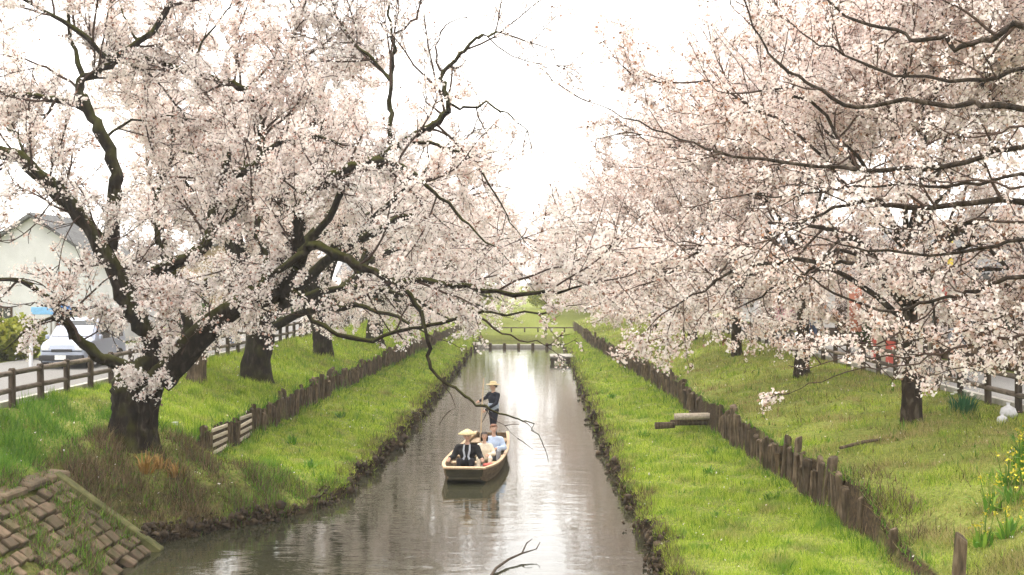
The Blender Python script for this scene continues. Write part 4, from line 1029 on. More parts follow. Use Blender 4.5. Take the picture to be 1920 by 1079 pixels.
def capsule(p0, p1, r0, r1, n=10):
    p0, p1 = np.array(p0, float), np.array(p1, float); d = p1 - p0; L = np.linalg.norm(d)
    if L < 1e-4: d = np.array([0, 0, 1.0]); L = 1e-4
    d = d / max(L, 1e-9)
    ts = [(-r0 * math.cos(a), r0 * math.sin(a)) for a in (.12, .6, 1.1)] + [(0, r0), (L, r1)] + [(L + r1 * math.cos(a), r1 * math.sin(a)) for a in (1.1, .6, .12)]
    pts = np.array([p0 + d * t for t, r in ts]); rad = np.array([r for t, r in ts])
    return pts, rad
def pdist(pt, a, b, ra, rb):
    ab = b - a; t = np.clip(((pt - a) @ ab) / (ab @ ab + 1e-9), 0, 1)
    return np.linalg.norm(pt - (a + t[:, None] * ab), axis=1) - (ra + (rb - ra) * t)
def person(caps, mats, loc, rz, label, hands=(), head=None, hair='hair', face=0.0, hat=None, extra=None, group=None, sc=1.0, longhair=False):
    """caps: (p0, p1, r0, r1, material index); the body is one remeshed surface facing -y"""
    b = MB()
    for p0, p1, r0, r1, mi in caps:
        pts, rad = capsule(p0, p1, r0, r1); b.tube(pts, rad, 10)
    tmp = link('person_tmp', b.mesh('tmp'))
    md = tmp.modifiers.new('r', 'REMESH'); md.mode = 'VOXEL'; md.voxel_size = .024
    ms = tmp.modifiers.new('s', 'SMOOTH'); ms.iterations = 3; ms.factor = .5
    bpy.context.view_layer.update()
    dg = bpy.context.evaluated_depsgraph_get()
    me = bpy.data.meshes.new_from_object(tmp.evaluated_get(dg)); me.name = 'body'
    bpy.data.objects.remove(tmp)
    for m in mats: me.materials.append(m)
    n = len(me.polygons); c = np.empty(n * 3, np.float32); me.polygons.foreach_get('center', c); c = c.reshape(-1, 3)
    D = np.stack([pdist(c, np.array(p0, float), np.array(p1, float) + 1e-5, r0, r1) for p0, p1, r0, r1, mi in caps])
    mi = np.array([k[4] for k in caps])[D.argmin(0)]
    me.polygons.foreach_set('material_index', mi.astype(np.int32)); me.polygons.foreach_set('use_smooth', np.ones(n, bool))
    # hands: palm, four unequal bent fingers and a thumb from the side of the palm
    if hands:
        hb = MB()
        for w, d, up in hands:
            w = np.array(w, float); d = unit(np.array(d, float)); up = unit(np.array(up, float)); s = np.cross(d, up)
            hb.tube([w, w + d * .03, w + d * .085], [.026, .036, .034], 8)
            for k, ln in enumerate((.058, .072, .066, .05)):
                q = w + d * .08 + s * (.03 - .02 * k); hb.tube([q, q + d * ln * .5 - up * .004, q + d * ln * .8 - up * .03, q + d * ln * .75 - up * .05], [.0095, .009, .008, .006], 5)
            q = w + d * .03 + s * .032; hb.tube([q, q + s * .028 + d * .02, q + s * .03 + d * .05 - up * .018], [.012, .011, .008], 5)
        h2 = hb.mesh('h'); bm = bmesh.new(); bm.from_mesh(me); k0 = len(bm.faces); bm.from_mesh(h2)
        bm.faces.ensure_lookup_table(); sk = mats.index(M['skin'])
        for f in bm.faces[k0:]: f.material_index = sk; f.smooth = True
        bm.to_mesh(me); bm.free(); bpy.data.meshes.remove(h2)
    root = empty('person', loc, rz); root.scale = (sc, sc, sc)
    link('body', me, root)
    if head is not None:
        hx, hy, hz = head; cf, sf = math.cos(face), math.sin(face)
        R = lambda x, y, z: (hx + cf * x - sf * y, hy + sf * x + cf * y, hz + z)
        for s in (-1, 1):
            MB().lathe([(.0, -.009), (.011, 0), (.0, .009)], 6, R(s * .034, -.092, .005)).build('eye', M['eye'], root)
        MB().tube([R(-.025, -.088, -.055), R(0, -.097, -.057), R(.025, -.088, -.055)], [.004, .007, .004], 5).build('mouth', M['salmon'], root)
        hb = MB(); 
        prof = [(.02, .125), (.06, .115), (.092, .075), (.104, .02)] + ([(.108, -.08), (.10, -.16)] if longhair else [(.100, -.03)])
        nseg = 14; base = len(hb.v)
        for r, z in prof:
            for k in range(nseg):
                a = 2 * math.pi * k / nseg + math.pi / 2
                fr = max(0, -math.sin(a))                 # open over the face
                rr = r; op = min(1.0, fr * 1.7); zz = z + ((.065 - z) * op if z < .05 else .02 * fr)
                hb.v.append(R(math.cos(a) * rr, math.sin(a) * rr * 1.08 + .012, min(zz, .12)))
        for i in range(len(prof) - 1):
            for k in range(nseg): hb.f.append((i * nseg + k, i * nseg + (k + 1) % nseg, (i + 1) * nseg + (k + 1) % nseg, (i + 1) * nseg + k))
        hb.f.append(tuple(range(nseg)))
        hb.build('hair', M[hair], root, smooth=True)
        if hat == 'cone':
            hb = MB().lathe([(.005, .155), (.06, .13), (.14, .085), (.235, .03), (.23, .018), (.13, .07), (.02, .13)], 20, R(0, 0, .03)); hb.build('straw_hat', M['straw'], root, smooth=True)
        if hat == 'flat':
            hb = MB().lathe([(.005, .10), (.07, .10), (.095, .075), (.10, .03), (.20, .012), (.20, .004), (.09, .02)], 18, R(0, 0, .045)); hb.build('straw_hat', M['straw'], root, smooth=True)
    if extra: extra(root)
    return tag(root, label, 'person', group)

def head_caps(h, face, mi_skin):
    x, y, z = h; c, s = math.cos(face), math.sin(face); R = lambda a, b, d: (x + c * a - s * b, y + s * a + c * b, z + d)
    return [(R(0, .012, .03), R(0, -.005, .0), .094, .09, mi_skin), (R(0, -.018, -.04), R(0, -.022, -.075), .068, .05, mi_skin), (R(0, -.095, -.005), R(0, -.108, -.025), .012, .016, mi_skin),
            (R(-.09, .005, -.01), R(-.095, .01, .015), .018, .02, mi_skin), (R(.09, .005, -.01), R(.095, .01, .015), .018, .02, mi_skin)]

# 0 skin 1 top 2 legs 3 accent
def sitter(sh=.20, coat=1.0, knees=.30, lean=0.0, arms='lap', face=0.0):
    c = []
    hd = (0.0, -.03 - lean, .80)
    c += head_caps(hd, face, 0) + [((0, .0 - lean * .8, .60), (0, -.02 - lean, .72), .055, .052, 0)]
    c += [((0, .03, .13), (0, .0 - lean * .5, .36), .165 * coat, .15 * coat, 1), ((-.05, .0 - lean * .5, .40), (.05, .0 - lean * .5, .40), .145 * coat, .145 * coat, 1), ((-sh * .75, -.0 - lean * .8, .52), (sh * .75, -.0 - lean * .8, .52), .085, .085, 1)]
    H = []
    for s in (-1, 1):
        c += [((s * .09, .02, .12), (s * .16, -.40, knees), .10, .075, 2), ((s * .16, -.40, knees), (s * .15, -.50, .02), .07, .05, 2), ((s * .15, -.50, -.02), (s * .16, -.64, -.05), .045, .04, 3)]
        e = (s * (sh + .10), -.08 - lean, .30); w = (s * .12, -.30, knees + .10)
        if arms == 'out': w = (s * (sh + .16), -.28, knees + .05)
        c += [((s * sh, -.0 - lean * .8, .52), e, .072 * coat, .066 * coat, 1), (e, w, .064 * coat, .052 * coat, 1)]
        H.append((w, np.array(w) - np.array(e) + [0, -.05, -.06], (0, 0, 1)))
    return c, H, hd

def lapels(root):
    for s in (-1, 1):
        MB().tube([(s * .07, -.085, .60), (s * .075, -.175, .46), (s * .045, -.195, .32), (s * .10, -.235, .20), (s * .17, -.27, .12)], [.02, .028, .028, .028, .024], 6).build('lapel', M['lapel'], root)
    MB().tube([(-.13, -.10, .22), (0, -.18, .215), (.13, -.10, .22)], .03, 6).build('sash', M['navy'], root)
c, Hh, hd = sitter(sh=.235, coat=1.18, knees=.24, arms='out')
person(c, [M['skin'], M['black'], M['black'], M['black']], in_boat(-.08, 1.22, .19), BR, 'seated man in black jacket with pale lapels and conical straw hat, front of the boat', Hh, hd, hat='cone', extra=lapels)
c, Hh, hd = sitter(sh=.17, coat=.98, knees=.22, face=.15)
person(c, [M['skin'], M['cream'], M['cream'], M['white']], in_boat(.24, 2.15, .14), BR + .1, 'seated passenger in a cream outfit with dark hair, middle of the boat', Hh, hd, longhair=True, face=.15, sc=.92)
c, Hh, hd = sitter(sh=.19, coat=1.05, knees=.22, lean=.03, face=.35)
person(c, [M['skin'], M['ltblue'], M['grey'], M['white']], in_boat(.40, 2.95, .17), BR, 'seated passenger in a pale blue shirt with brown hair, right side of the boat', Hh, hd, hair='hair_brown', face=.35)

def stander(walk=0.0, arms=((0, 0, 0), (0, 0, 0)), turn=0.0, coat=1.0, skirt=False):
    c = []; hd = (0, -.02, 1.56)
    c += head_caps(hd, turn, 0) + [((0, .0, 1.38), (0, -.01, 1.48), .056, .052, 0)]
    c += [((-.05, .0, .95), (.05, 0, .95), .125 * coat, .125 * coat, 2), ((0, .0, 1.0), (0, 0, 1.2), .135 * coat, .15 * coat, 1), ((-.06, 0, 1.2), (.06, 0, 1.2), .125 * coat, .125 * coat, 1), ((-.15, 0, 1.33), (.15, 0, 1.33), .075, .075, 1)]
    H = []
    for s, ar in zip((-1, 1), arms):
        st = s * walk
        k = (s * .10, -st * .5 - .02, .49); a = (s * .10, -st + (.10 if st < 0 else 0), .09)
        c += [((s * .09, 0, .90), k, .095, .065, 2), (k, a, .06, .045, 2), ((a[0], a[1], .05), (a[0] + s * .02, a[1] - .15, .04), .045, .035, 3)]
        e = (s * .24, .02 + ar[0] * .5, 1.08 + ar[1] * .5); w = (s * .24 + ar[2], -.06 + ar[0], .86 + ar[1])
        c += [((s * .19, 0, 1.33), e, .066, .056, 1), (e, w, .054, .042, 1)]
        H.append((w, np.array(w) - np.array(e), (0, -1, .1)))
    return c, H, hd
def vest(root):
    MB().lathe([(.142, .93), (.155, 1.0), (.16, 1.09), (.15, 1.09), (.14, 1.0)], 16).build('sash', M['greyblue'], root, smooth=True)
c, Hh, hd = stander(0.10, ((-.22, .28, -.05), (-.25, .05, -.22)), turn=-.3, coat=1.0)
bm_xyz = in_boat(.16, 5.2, .315)
c = [(p0, p1, r0, r1, 3 if (m == 2 and p0[2] > .86 and p1[2] > .6) else m) for p0, p1, r0, r1, m in c]
person(c, [M['skin'], M['navy'], M['navy'], M['greyblue']], bm_xyz, BR - .75, 'standing boatman in dark vest and straw hat poling at the stern', Hh, hd, face=-.3, hat='flat', extra=vest)
wx = np.array(bm_xyz) + [-.30, -.15, 0]
b = MB().tube([(-.05, -1.0, -.55), (-.02, -.5, .5), (0, -.15, 1.3), (.03, .1, 1.9), (.04, .18, 2.1)], [.024, .024, .023, .021, .018], 9)
for k in range(8):
    z_ = -.4 + k * .32; y_ = float(np.interp(z_, [-.55, .5, 1.3, 1.9], [-1.0, -.5, -.15, .1])); x_ = float(np.interp(z_, [-.55, .5, 1.3, 1.9], [-.05, -.02, 0, .03])); b.tube([(x_, y_, z_), (x_, y_ + .008, z_ + .02)], .027, 9)
tag(b.build('bamboo_pole', M['bamboo'], loc=(wx[0] - .02, wx[1], 0)), 'long pale bamboo pole held upright by the standing boatman', 'pole')
# cushions and shoes in the bow
def cushion(x, y, z, m, label, grp=None):
    b = MB(); N = 6; b.lathe([(.0, 0), (.13, .005), (.175, .04), (.13, .08), (.0, .09)], 4); b.v = [(p[0] * .7 - p[1] * .7, p[0] * .7 + p[1] * .7, p[2]) for p in b.v]
    me = b.mesh('cushion', M[m]); bm = bmesh.new(); bm.from_mesh(me); bmesh.ops.subdivide_edges(bm, edges=bm.edges[:], cuts=1, smooth=.6, use_grid_fill=True)
    for f in bm.faces: f.smooth = True
    bm.to_mesh(me); bm.free()
    return tag(link('cushion', me, None, in_boat(x, y, z), (0, 0, BR)), label, 'cushion', grp)
cushion(-.34, .36, .24, 'salmon', 'salmon cushion wedged in the left corner of the bow')
cushion(.47, 1.25, .22, 'red', 'red cushion against the right gunwale beside the front passenger')
cushion(.20, .40, .20, 'pink', 'pale pink cushion in the right half of the bow')
MB().box((0, 0, 0), (.9, .62, .03)).build('bow_deck', M['boatwood'], boat, loc=(0, .38, .17))
def shoe(x, y, label):
    b = MB().tube([(0, .12, .04), (0, .04, .05), (0, -.06, .035), (0, -.12, .03)], [.036, .042, .04, .022], 8)
    return tag(b.build('shoe', M['black'], smooth=True, loc=in_boat(x, y, .20)), label, 'shoe', 'shoes in the bow')
for k, (x, n) in enumerate(((-.12, 'leftmost'), (-.02, 'second from left'), (.08, 'third from left'))): shoe(x, .25, n + ' of the black shoes set down in the bow')

# ------------------------------------------------------------------ passers-by on the two roads
AR = ((-.05, .02, 0), (.05, .02, 0))
def passer(x, y, rz, top, legs, label, hair='hair', walk=.18, longhair=False, extra=None):
    c, Hh, hd = stander(walk, AR); person(c, [M['skin'], M[top], M[legs], M['black']], (x, y, ROAD + .002), rz, label, Hh, hd, hair=hair, longhair=longhair, extra=extra)
passer(-12.0, 46.5, 2.6, 'blue', 'denim', 'person in a blue jacket behind the left fence, beside the stout mossy trunk')
passer(-12.4, 48.0, .3, 'white', 'blue', 'person in a white top walking behind the left fence', longhair=True)
passer(11.2, 31.0, .2, 'grey', 'black', 'person in grey standing between the two tall pale posts', 'hair')
passer(12.4, 42.0, 2.9, 'navy', 'black', 'person in dark blue walking on the right road')
passer(12.0, 55.0, -.2, 'pink', 'grey', 'person in a pink top far along the right road', longhair=True)
passer(11.4, 48.0, .4, 'white', 'denim', 'person in white far along the right road, nearer than the pink top')

# ------------------------------------------------------------------ parked van, left road
M['paint'] = plain('van_paint', (.36, .40, .50), .3, .04, spec=.6)
M['glass'] = plain('dark_glass', (.02, .025, .03), .08, .05, spec=.8)
M['rubber'] = plain('rubber', (.015, .015, .016), .85)
M['chrome'] = plain('alloy', (.5, .5, .52), .35, metallic=.8)
M['lamp'] = plain('lamp_lens', (.75, .76, .78), .1, spec=.8)
M['plate'] = plain('plate', (.75, .76, .74), .5)
M['bumper'] = plain('bumper', (.03, .03, .033), .6)
def van(loc, rz, label):
    r = empty('parked_car', loc, rz); b = MB()
    S = [(0, .30, .70, .60), (.06, .24, .86, .66), (.35, .22, 1.00, .70), (.75, .22, 1.08, .72), (1.05, .22, 1.42, .72), (1.35, .22, 1.72, .72), (2.2, .22, 1.78, .73), (3.1, .22, 1.76, .73), (3.42, .24, 1.62, .72), (3.52, .30, 1.0, .70)]
    for y, z0, z1, w in S:
        sh = min(z1, .98); tw = w - max(0, (z1 - 1.0)) * .16
        b.v += [(x, y, z) for x, z in ((-w * .9, z0), (-w, z0 + .12), (-w, sh - .05), (-tw, z1 - .08), (-tw * .86, z1), (tw * .86, z1), (tw, z1 - .08), (w, sh - .05), (w, z0 + .12), (w * .9, z0))]
    for i in range(len(S) - 1):
        for k in range(10): b.f.append((i * 10 + k, i * 10 + (k + 1) % 10, (i + 1) * 10 + (k + 1) % 10, (i + 1) * 10 + k))
    b.f += [tuple(range(10)), tuple((len(S) - 1) * 10 + k for k in range(10))]
    b.build('body', M['paint'], r, bevel=.015, smooth=False)
    MB().add([(-.62, .78, 1.115), (.62, .78, 1.115), (.55, 1.30, 1.685), (-.55, 1.30, 1.685)], [(0, 1, 2, 3)]).build('windscreen', M['glass'], r)
    for s in (-1, 1):
        for y0, y1 in ((1.25, 2.1), (2.2, 3.2)): MB().add([(s * .726, y0, 1.02), (s * .733, y1, 1.02), (s * .645, y1 - .05, 1.6), (s * .64, y0 + .15, 1.58)], [(0, 1, 2, 3)]).build('side_window', M['glass'], r)
        MB().box((0, 0, 0), (.24, .08, .16)).build('headlight', M['lamp'], r, bevel=.025, loc=(s * .50, .03, .74))
        MB().box((0, 0, 0), (.10, .12, .16)).build('mirror', M['paint'], r, bevel=.025, loc=(s * .82, .95, 1.1))
        for y in (.62, 2.85):
            t = MB().lathe([(.17, -.09), (.27, -.09), (.29, -.05), (.29, .05), (.27, .09), (.17, .09)], 18).build('wheel', M['rubber'], r, loc=(s * .68, y, .29), rot=(0, PI / 2, 0))
            MB().lathe([(.0, .07), (.05, .075), (.16, .06), (.175, .09), (.175, -.09), (.0, -.09)], 14).build('rim', M['chrome'], t, rot=(0, 0 if s > 0 else PI, 0))
    MB().box((0, -.02, .40), (1.34, .14, .20)).build('bumper', M['bumper'], r, bevel=.03)
    MB().box((0, -.005, .66), (.62, .05, .10)).build('grille', M['bumper'], r, bevel=.01)
    MB().box((0, -.105, .42), (.33, .015, .165)).build('number_plate', M['plate'], r)
    return tag(r, label, 'car')
car = van((-14.15, 35.2, ROAD), 0.0, 'pale silver-blue car parked on the left road behind the fence'); car.scale = (1, 1, .84)

# ------------------------------------------------------------------ houses
M['plaster'] = mottled('white_plaster', [(0.3, (.58, .58, .60)), (0.7, (.70, .70, .72))], 1.5, .9, .15, .01, world_space=True)
M['tan'] = mottled('tan_plaster', [(0.3, (.30, .22, .14)), (0.7, (.45, .35, .24))], 1.5, .9, .2, .01, world_space=True)
M['tan2'] = mottled('brown_plaster', [(0.3, (.13, .085, .05)), (0.7, (.24, .165, .10))], 1.5, .9, .2, .01, world_space=True)
M['timber'] = mottled('dark_timber', [(0.3, (.03, .018, .012)), (0.7, (.10, .06, .038))], 5, .8, .4, .01, stretch=(3, 3, .7), world_space=True)
M['palewood'] = mottled('pale_wood', [(0.3, (.42, .38, .28)), (0.7, (.62, .57, .46))], 5, .8, .3, .01, stretch=(4, 4, .6), world_space=True)
M['tile'] = mottled('roof_tile', [(0.3, (.045, .047, .05)), (0.7, (.12, .122, .125))], 6, .7, .3, .02)
M['yellowpaint'] = plain('yellow_paint', (.70, .55, .08), .6)
def house(name, x0, x1, y0, y1, eave, ridge, axis, wall, label, posts=False, windows=(), over=.5):
    """gabled house; axis 'y': ridge runs along y and a gable faces the camera"""
    r = empty(name, ((x0 + x1) / 2, (y0 + y1) / 2, ROAD)); hx, hy = (x1 - x0) / 2, (y1 - y0) / 2
    if axis == 'y': g1 = [(-hx, eave), (hx, eave), (0, ridge)]
    MBw = MB()
    if axis == 'y':
        vs = [(-hx, -hy, 0), (hx, -hy, 0), (hx, -hy, eave), (0, -hy, ridge - .05), (-hx, -hy, eave), (-hx, hy, 0), (hx, hy, 0), (hx, hy, eave), (0, hy, ridge - .05), (-hx, hy, eave)]
    else:
        vs = [(-hx, hy, 0), (-hx, -hy, 0), (-hx, -hy, eave), (-hx, 0, ridge - .05), (-hx, hy, eave), (hx, hy, 0), (hx, -hy, 0), (hx, -hy, eave), (hx, 0, ridge - .05), (hx, hy, eave)]
    MBw.add(vs, [(0, 1, 2, 3, 4), (5, 9, 8, 7, 6), (0, 5, 6, 1), (1, 6, 7, 2), (4, 9, 5, 0), (2, 7, 8, 3), (3, 8, 9, 4)]).build('wall', M[wall], r)
    run = (hx if axis == 'y' else hy); ln = (hy if axis == 'y' else hx) + over; sl = (ridge - eave) / run; wv_ = run + over
    for s in (-1, 1):
        b = MB(); n = int(2 * ln / .3)
        for k in range(n):                                # ribbed tile rows
            a0, a1 = -ln + 2 * ln * k / n, -ln + 2 * ln * (k + 1) / n; am = (a0 + a1) / 2
            pts = [(a0, .0), (am, .07), (a1, .0)]
            vv = []
            for d_ in (0, wv_):
                for a, up in pts:
                    z = ridge - d_ * sl + .06 + up
                    vv.append((s * d_, a, z) if axis == 'y' else (a, s * d_, z))
            b.add(vv, [(0, 1, 4, 3), (1, 2, 5, 4)])
        z1 = ridge - wv_ * sl
        q = [(0, -ln, ridge + .05), (s * wv_, -ln, z1 + .05), (s * wv_, ln, z1 + .05), (0, ln, ridge + .05)]; q2 = [(x, y, z - .14) for x, y, z in q]
        vv = q + q2
        if axis != 'y': vv = [(y, x, z) for x, y, z in vv]
        b.add(vv, [(0, 1, 2, 3), (4, 7, 6, 5), (0, 4, 5, 1), (1, 5, 6, 2), (2, 6, 7, 3), (3, 7, 4, 0)])
        b.build('roof', M['tile'], r)
    for (fx, fy, fz, w, h, face) in windows:
        d = .05
        dim = (w, d, h) if face == 'y' else (d, w, h)
        f = MB().box((0, 0, 0), tuple(np.array(dim) + (.14 if face == 'y' else 0, .0 if face == 'y' else .14, .14))).build('window', M['timber'], r, loc=(fx, fy, fz))
        off = (0, -.035, 0) if face == 'y' else (-.035, 0, 0)
        MB().box(off, dim).build('pane', M['glass'], f)
        for k in (-1, 1):
            o2 = (k * w / 4, -.065, 0) if face == 'y' else (-.065, k * w / 4, 0)
            MB().box(o2, (.04, .02, h) if face == 'y' else (.02, .04, h)).build('bar', M['palewood'], f)
    if posts:
        n = int((y1 - y0) / 1.8)
        for k in range(n + 1): MB().box((0, 0, 0), (.18, .18, eave - .04)).build('post', M['timber'], r, bevel=.01, loc=(-hx - .06, -hy + .09 + k * (2 * hy - .18) / n, eave / 2 - .02))
        for z in (.25, eave - .25, 1.1): MB().box((0, 0, 0), (.10, 2 * hy - .1, .16)).build('beam', M['timber'], r, loc=(-hx - .03, 0, z))
    return tag(r, label, 'house', 'houses along the roads')
house('white_house', -26.3, -18.1, 52, 57.5, 2.85, 5.6, 'y', 'plaster', 'white plastered house with a grey gable roof behind the left road', windows=((-1.6, -2.77, 1.0, 1.3, .9, 'y'), (1.6, -2.77, 1.0, 1.0, .9, 'y')), over=.35)
house('tan_house', -27, -18.5, 86, 100, 3.4, 5.6, 'y', 'tan', 'tan house far along the left road behind blossom', windows=((1.4, -7.02, 1.5, 1.6, 1.2, 'y'),))
house('timber_shop', 14.1, 21.1, 33, 48, 3.1, 5.4, 'y', 'tan2', 'timber framed tan building along the right road, nearest one', posts=True, windows=tuple((-3.52, -6 + 3.6 * k, 1.75, 1.5, 1.1, 'x') for k in range(4)) + ((0, -7.52, 1.6, 2.2, 1.3, 'y'),))
house('timber_shop', 14.2, 21.0, 51, 66, 3.0, 5.2, 'y', 'timber', 'dark timber building along the right road, second one', posts=True, windows=tuple((-3.42, -6 + 3.6 * k, 1.6, 1.5, 1.1, 'x') for k in range(4)))
house('white_house', 14.3, 21.5, 70, 88, 3.2, 5.5, 'y', 'plaster', 'pale house far along the right road behind blossom', windows=tuple((-3.62, -6 + 4 * k, 1.6, 1.5, 1.1, 'x') for k in range(3)))
house('timber_shop', 13.5, 22, 112, 128, 3.2, 5.6, 'x', 'timber', 'dark house beyond the bend of the river on the right')
house('tan_house', -20, -9, 122, 136, 3.4, 5.8, 'x', 'tan', 'tan house beyond the bend of the river on the left')

# ------------------------------------------------------------------ street furniture by the right road
def post(x, y, h, w, label):
    r = empty('wooden_post', (x, y, ROAD)); MB().box((0, 0, h / 2), (w, w, h)).build('shaft', M['palewood'], r, bevel=.012)
    MB().add([(-w * .6, -w * .6, h - .02), (w * .6, -w * .6, h - .02), (w * .6, w * .6, h - .02), (-w * .6, w * .6, h - .02), (0, 0, h + .09)], [(0, 1, 4), (1, 2, 4), (2, 3, 4), (3, 0, 4), (3, 2, 1, 0)]).build('cap', M['palewood'], r)
    MB().box((0, 0, .06), (w * 1.6, w * 1.6, .12)).build('base', M['concrete'], r, bevel=.01)
    return tag(r, label, 'post', 'pale posts by the right road')
post(10.55, 32.2, 2.45, .22, 'tall pale wooden post on the right road, nearest to the red banner')
post(10.55, 35.6, 2.45, .22, 'tall pale wooden post on the right road, left of the grey person')
post(10.5, 46.0, 1.6, .18, 'short pale post far along the right fence')
# yellow and black guarded pole with white and red cloths
r = empty('banner_pole', (11.3, 31.8, ROAD))
MB().tube([(0, 0, 0), (0, 0, 4.2)], [.06, .05], 10).build('shaft', M['fence'], r)
for k in range(4): MB().tube([(0, 0, 1.9 + k * .55), (0, 0, 2.25 + k * .55)], .075, 12).build('yellow_band', M['yellowpaint'], r)
MB().tube([(-.75, 0, 3.05), (.1, 0, 3.05)], .02, 6).build('arm', M['fence'], r)
tag(r, 'pole with yellow bands standing behind the right fence', 'pole')
def cloth(name, w, h, tipdrop, mat, loc, label):
    b = MB(); n = 8
    for i in range(n + 1):
        for j in range(5):
            u = i / n; v = j / 4
            hh = h + tipdrop * (1 - abs(2 * u - 1))
            b.v.append(((u - .5) * w, .04 * math.sin(u * 9 + v * 2), -v * hh))
    for i in range(n):
        for j in range(4): a = i * 5 + j; b.f.append((a, a + 1, a + 6, a + 5))
    return tag(b.build(name, M[mat], smooth=True, loc=loc), label, 'banner')
cloth('white_cloth', .72, .42, .42, 'white', (10.9, 31.78, ROAD + 3.03), 'white cloth with a pointed hem hanging from the yellow banded pole')
cloth('red_banner', .36, .78, 0, 'red', (11.18, 31.6, ROAD + 2.72), 'small red banner below the white cloth on the banded pole')
def banner(x, y, h, mat, label):
    r = empty('banner_flag', (x, y, ROAD)); MB().tube([(0, 0, 0), (0, 0, h)], .022, 7).build('pole', M['palewood'], r); MB().tube([(-.02, 0, h - .06), (.48, 0, h - .06)], .014, 6).build('crossbar', M['palewood'], r)
    b = MB(); n = 6
    for i in range(n + 1):
        for j in range(3): b.v.append((.03 + .21 * j, .03 * math.sin(i * 1.3 + j), h - .08 - i * (h * .62) / n))
    for i in range(n):
        for j in range(2): a = i * 3 + j; b.f.append((a, a + 1, a + 4, a + 3))
    b.build('cloth', M[mat], r, smooth=True); return tag(r, label, 'banner', 'tall banners along the right road')
banner(10.6, 39.5, 2.7, 'salmon', 'tall salmon banner on a pole along the right road')
banner(10.6, 43.0, 2.7, 'white', 'tall white banner on a pole along the right road')
banner(10.6, 52.0, 2.7, 'pink', 'tall pink banner on a pole far along the right road')
r = empty('market_stall', (12.2, 37.5, ROAD))
for sx in (-.9, .9):
    for sy in (-1.3, 1.3): MB().box((0, 0, 0), (.08, .08, 2.3)).build('post', M['palewood'], r, loc=(sx, sy, 1.15))
MB().add([(-1.2, -1.6, 2.15), (1.2, -1.6, 2.15), (1.2, 1.6, 2.15), (-1.2, 1.6, 2.15), (0, -1.6, 2.6), (0, 1.6, 2.6)], [(0, 4, 5, 3), (1, 2, 5, 4), (0, 1, 4), (2, 3, 5)]).build('awning', M['cream'], r)
MB().box((-.7, 0, .8), (.7, 2.6, .06)).build('counter', M['timber'], r, bevel=.01); MB().box((-1.02, 0, .4), (.04, 2.5, .74)).build('front_cloth', M['red'], r)
tag(r, 'small market stall with cream awning and red front on the right road', 'stall')
r = empty('paper_lantern', (10.2, 58, ROAD + 2.2)); MB().lathe([(.05, 0), (.14, .04), (.17, .2), (.14, .36), (.05, .4)], 12).build('shade', M['pink'], r, smooth=True); MB().tube([(0, 0, .4), (0, 0, .6)], .01, 5).build('cord', M['black'], r)
for z in (0, .39): MB().lathe([(.0, 0), (.06, 0), (.06, .03), (.0, .03)], 10, (0, 0, z)).build('ring', M['black'], r)
tag(r, 'pink paper lantern hanging under the right blossoms', 'lantern')
# signs and hedge by the left road
def sign(x, y, z, w, h, m, label):
    r = empty('sign_board', (x, y, ROAD)); MB().box((0, 0, z), (w, .05, h)).build('panel', M[m], r, bevel=.008)
    for s in (-1, 1): MB().tube([(s * w * .4, .05, 0), (s * w * .4, .05, z + h * .4)], .03, 7).build('leg', M['concrete'], r)
    tag(r, label, 'sign')
M['skyblue'] = plain('sign_blue', (.22, .48, .75), .5)
sign(-17.0, 40.6, 1.62, .75, .26, 'skyblue', 'light blue sign board on the left road, left one')
sign(-16.15, 40.2, 1.66, .62, .28, 'blue', 'deeper blue sign board on the left road, right one')
r = empty('marker_post', (-15.5, 36.2, ROAD)); MB().tube([(0, 0, 0), (0, 0, .9)], .06, 10).build('shaft', M['white'], r); MB().lathe([(.0, .96), (.05, .95), (.065, .9), (.0, .9)], 10).build('cap', M['white'], r)
tag(r, 'white marker post beside the parked car', 'post')
def shrub(loc, sx, sy, sz, mat, n, label, seed):
    q = np.random.default_rng(seed); u = q.normal(0, 1, (n, 3)); u /= np.linalg.norm(u, axis=1, keepdims=True)
    c = u * q.uniform(.55, 1.0, (n, 1)) * np.array([sx, sy, sz]) + [0, 0, sz * .95]
    c *= 1 + .12 * np.sin(5 * u[:, :1] + 7 * u[:, 1:2])
    c = c[c[:, 2] > 0]; n = len(c)
    a = q.normal(0, .07, (n, 3)); b = q.normal(0, .07, (n, 3))
    V = np.stack([c - a, c + b, c + a, c - b], 1).reshape(-1, 3); r = empty('shrub', loc)
    tag(link('foliage', mesh_np('foliage', V, np.arange(n * 4).reshape(-1, 4), 4, mat), r), kind='stuff')
    MB().tube([(0, 0, -.1), (0, 0, sz)], [.06, .03], 6).tube([(0, 0, .2), (sx * .4, 0, sz)], [.04, .02], 5).tube([(0, 0, .2), (-sx * .4, .1, sz)], [.04, .02], 5).build('stem', M['bark'], r)
    return tag(r, label, 'shrub', 'shrubs along the road sides')
M['hedge'] = mat_grass('hedge', [(0.0, (.12, .16, .02)), (1.0, (.38, .38, .06))], [(0.0, (.10, .16, .03)), (1.0, (.3, .34, .06))], .5, .8)
M['hedge_dk'] = mat_grass('hedge_dark', [(0.0, (.03, .07, .015)), (1.0, (.10, .16, .03))], [(0.0, (.04, .07, .015)), (1.0, (.12, .15, .04))], .5, .8)
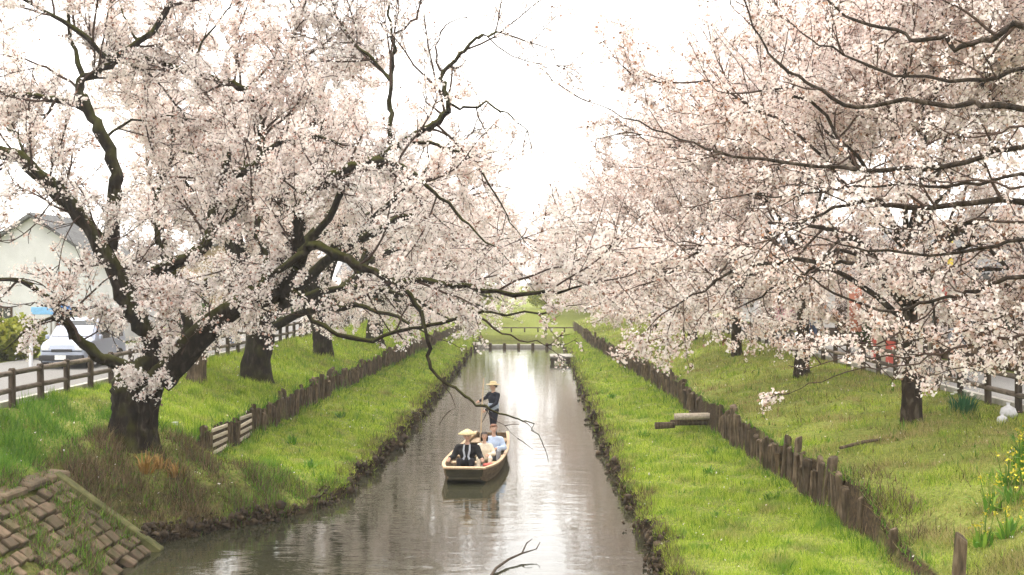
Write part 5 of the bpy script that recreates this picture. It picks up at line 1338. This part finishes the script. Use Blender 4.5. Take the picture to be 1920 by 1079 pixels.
for i, (x, y, sx, sz, m, lb) in enumerate(((-18.6, 38.6, 1.2, .8, 'hedge', 'yellow-green shrub at the left edge in front of the white house'), (-17.6, 40.0, .9, .75, 'hedge', 'yellow-green shrub between the two blue signs and the left edge one'),
        (-18.4, 62.5, 1.4, 1.1, 'hedge_dk', 'dark green shrub behind the white house on the left'), (-17.9, 83, 1.6, 1.2, 'hedge_dk', 'dark green shrub far along the left road'),
        (14.6, 49.6, 1.0, .9, 'hedge_dk', 'dark green shrub between the two timber buildings on the right'), (14.6, 68.2, 1.2, 1.1, 'hedge_dk', 'dark green shrub past the second timber building on the right'),
        (-5.5, 112, 2.4, 1.5, 'hedge', 'broad yellow-green shrub beyond the footbridge, left one'), (1.6, 117.5, 2.8, 1.5, 'hedge', 'broad yellow-green shrub beyond the footbridge, middle one'), (7.5, 114, 2.4, 1.6, 'hedge_dk', 'dark green shrub beyond the footbridge, right one'),
        (14.9, 30.8, 1.0, .8, 'hedge_dk', 'dark green shrub before the nearest timber building on the right'))):
    shrub((x, y, ROAD - .1 if abs(x) > 9 else ground_at(x, y)), sx, sx * .9, sz, M[m], 2600, lb, 60 + i)

# ------------------------------------------------------------------ fallen petals on the grass
def petals_on(name, n, band, y0, y1, seed, label):
    r = np.random.default_rng(seed); ys = 1 / (1 / y0 + r.uniform(0, 1, n) * (1 / y1 - 1 / y0)); a, b = band(ys); xs = a + (b - a) * r.uniform(0, 1, n)
    c = np.stack([xs, ys, hgt(xs, ys) + r.uniform(.03, .12, n)], -1); s_ = (.009 * (ys / 20) ** .6)[:, None]
    u = r.normal(0, 1, (n, 3)) * s_; w = r.normal(0, 1, (n, 3)) * s_
    V = np.stack([c - u, c + w, c + u, c - w], 1).reshape(-1, 3)
    return tag(link(name, mesh_np(name, V, np.arange(n * 4).reshape(-1, 4), 4, M['blossom'])), label, 'petals', kind='stuff')
petals_on('fallen_petals', 500, lambda y: (-10.9 + 0 * y, edgeL(y) - .1), 21, 80, 91, 'pale fallen petals scattered over the left bank')
petals_on('fallen_petals', 500, lambda y: (edgeR(y) + .1, 9.6 + 0 * y), 15, 80, 92, 'pale fallen petals scattered over the right bank')

# ------------------------------------------------------------------ the pale spring air
m = bpy.data.materials.new('haze'); m.use_nodes = True; n = m.node_tree.nodes; n.remove(n['Principled BSDF'])
v = n.new('ShaderNodeVolumePrincipled'); v.inputs['Color'].default_value = (.96, .96, .96, 1); v.inputs['Density'].default_value = 0.0006; v.inputs['Anisotropy'].default_value = .3
m.node_tree.links.new(v.outputs[0], n['Material Output'].inputs['Volume'])
tag(MB().box((0, 430, 6.6), (1040, 980, 17)).build('haze', m), kind='stuff')
SC.cycles.volume_bounces = 1
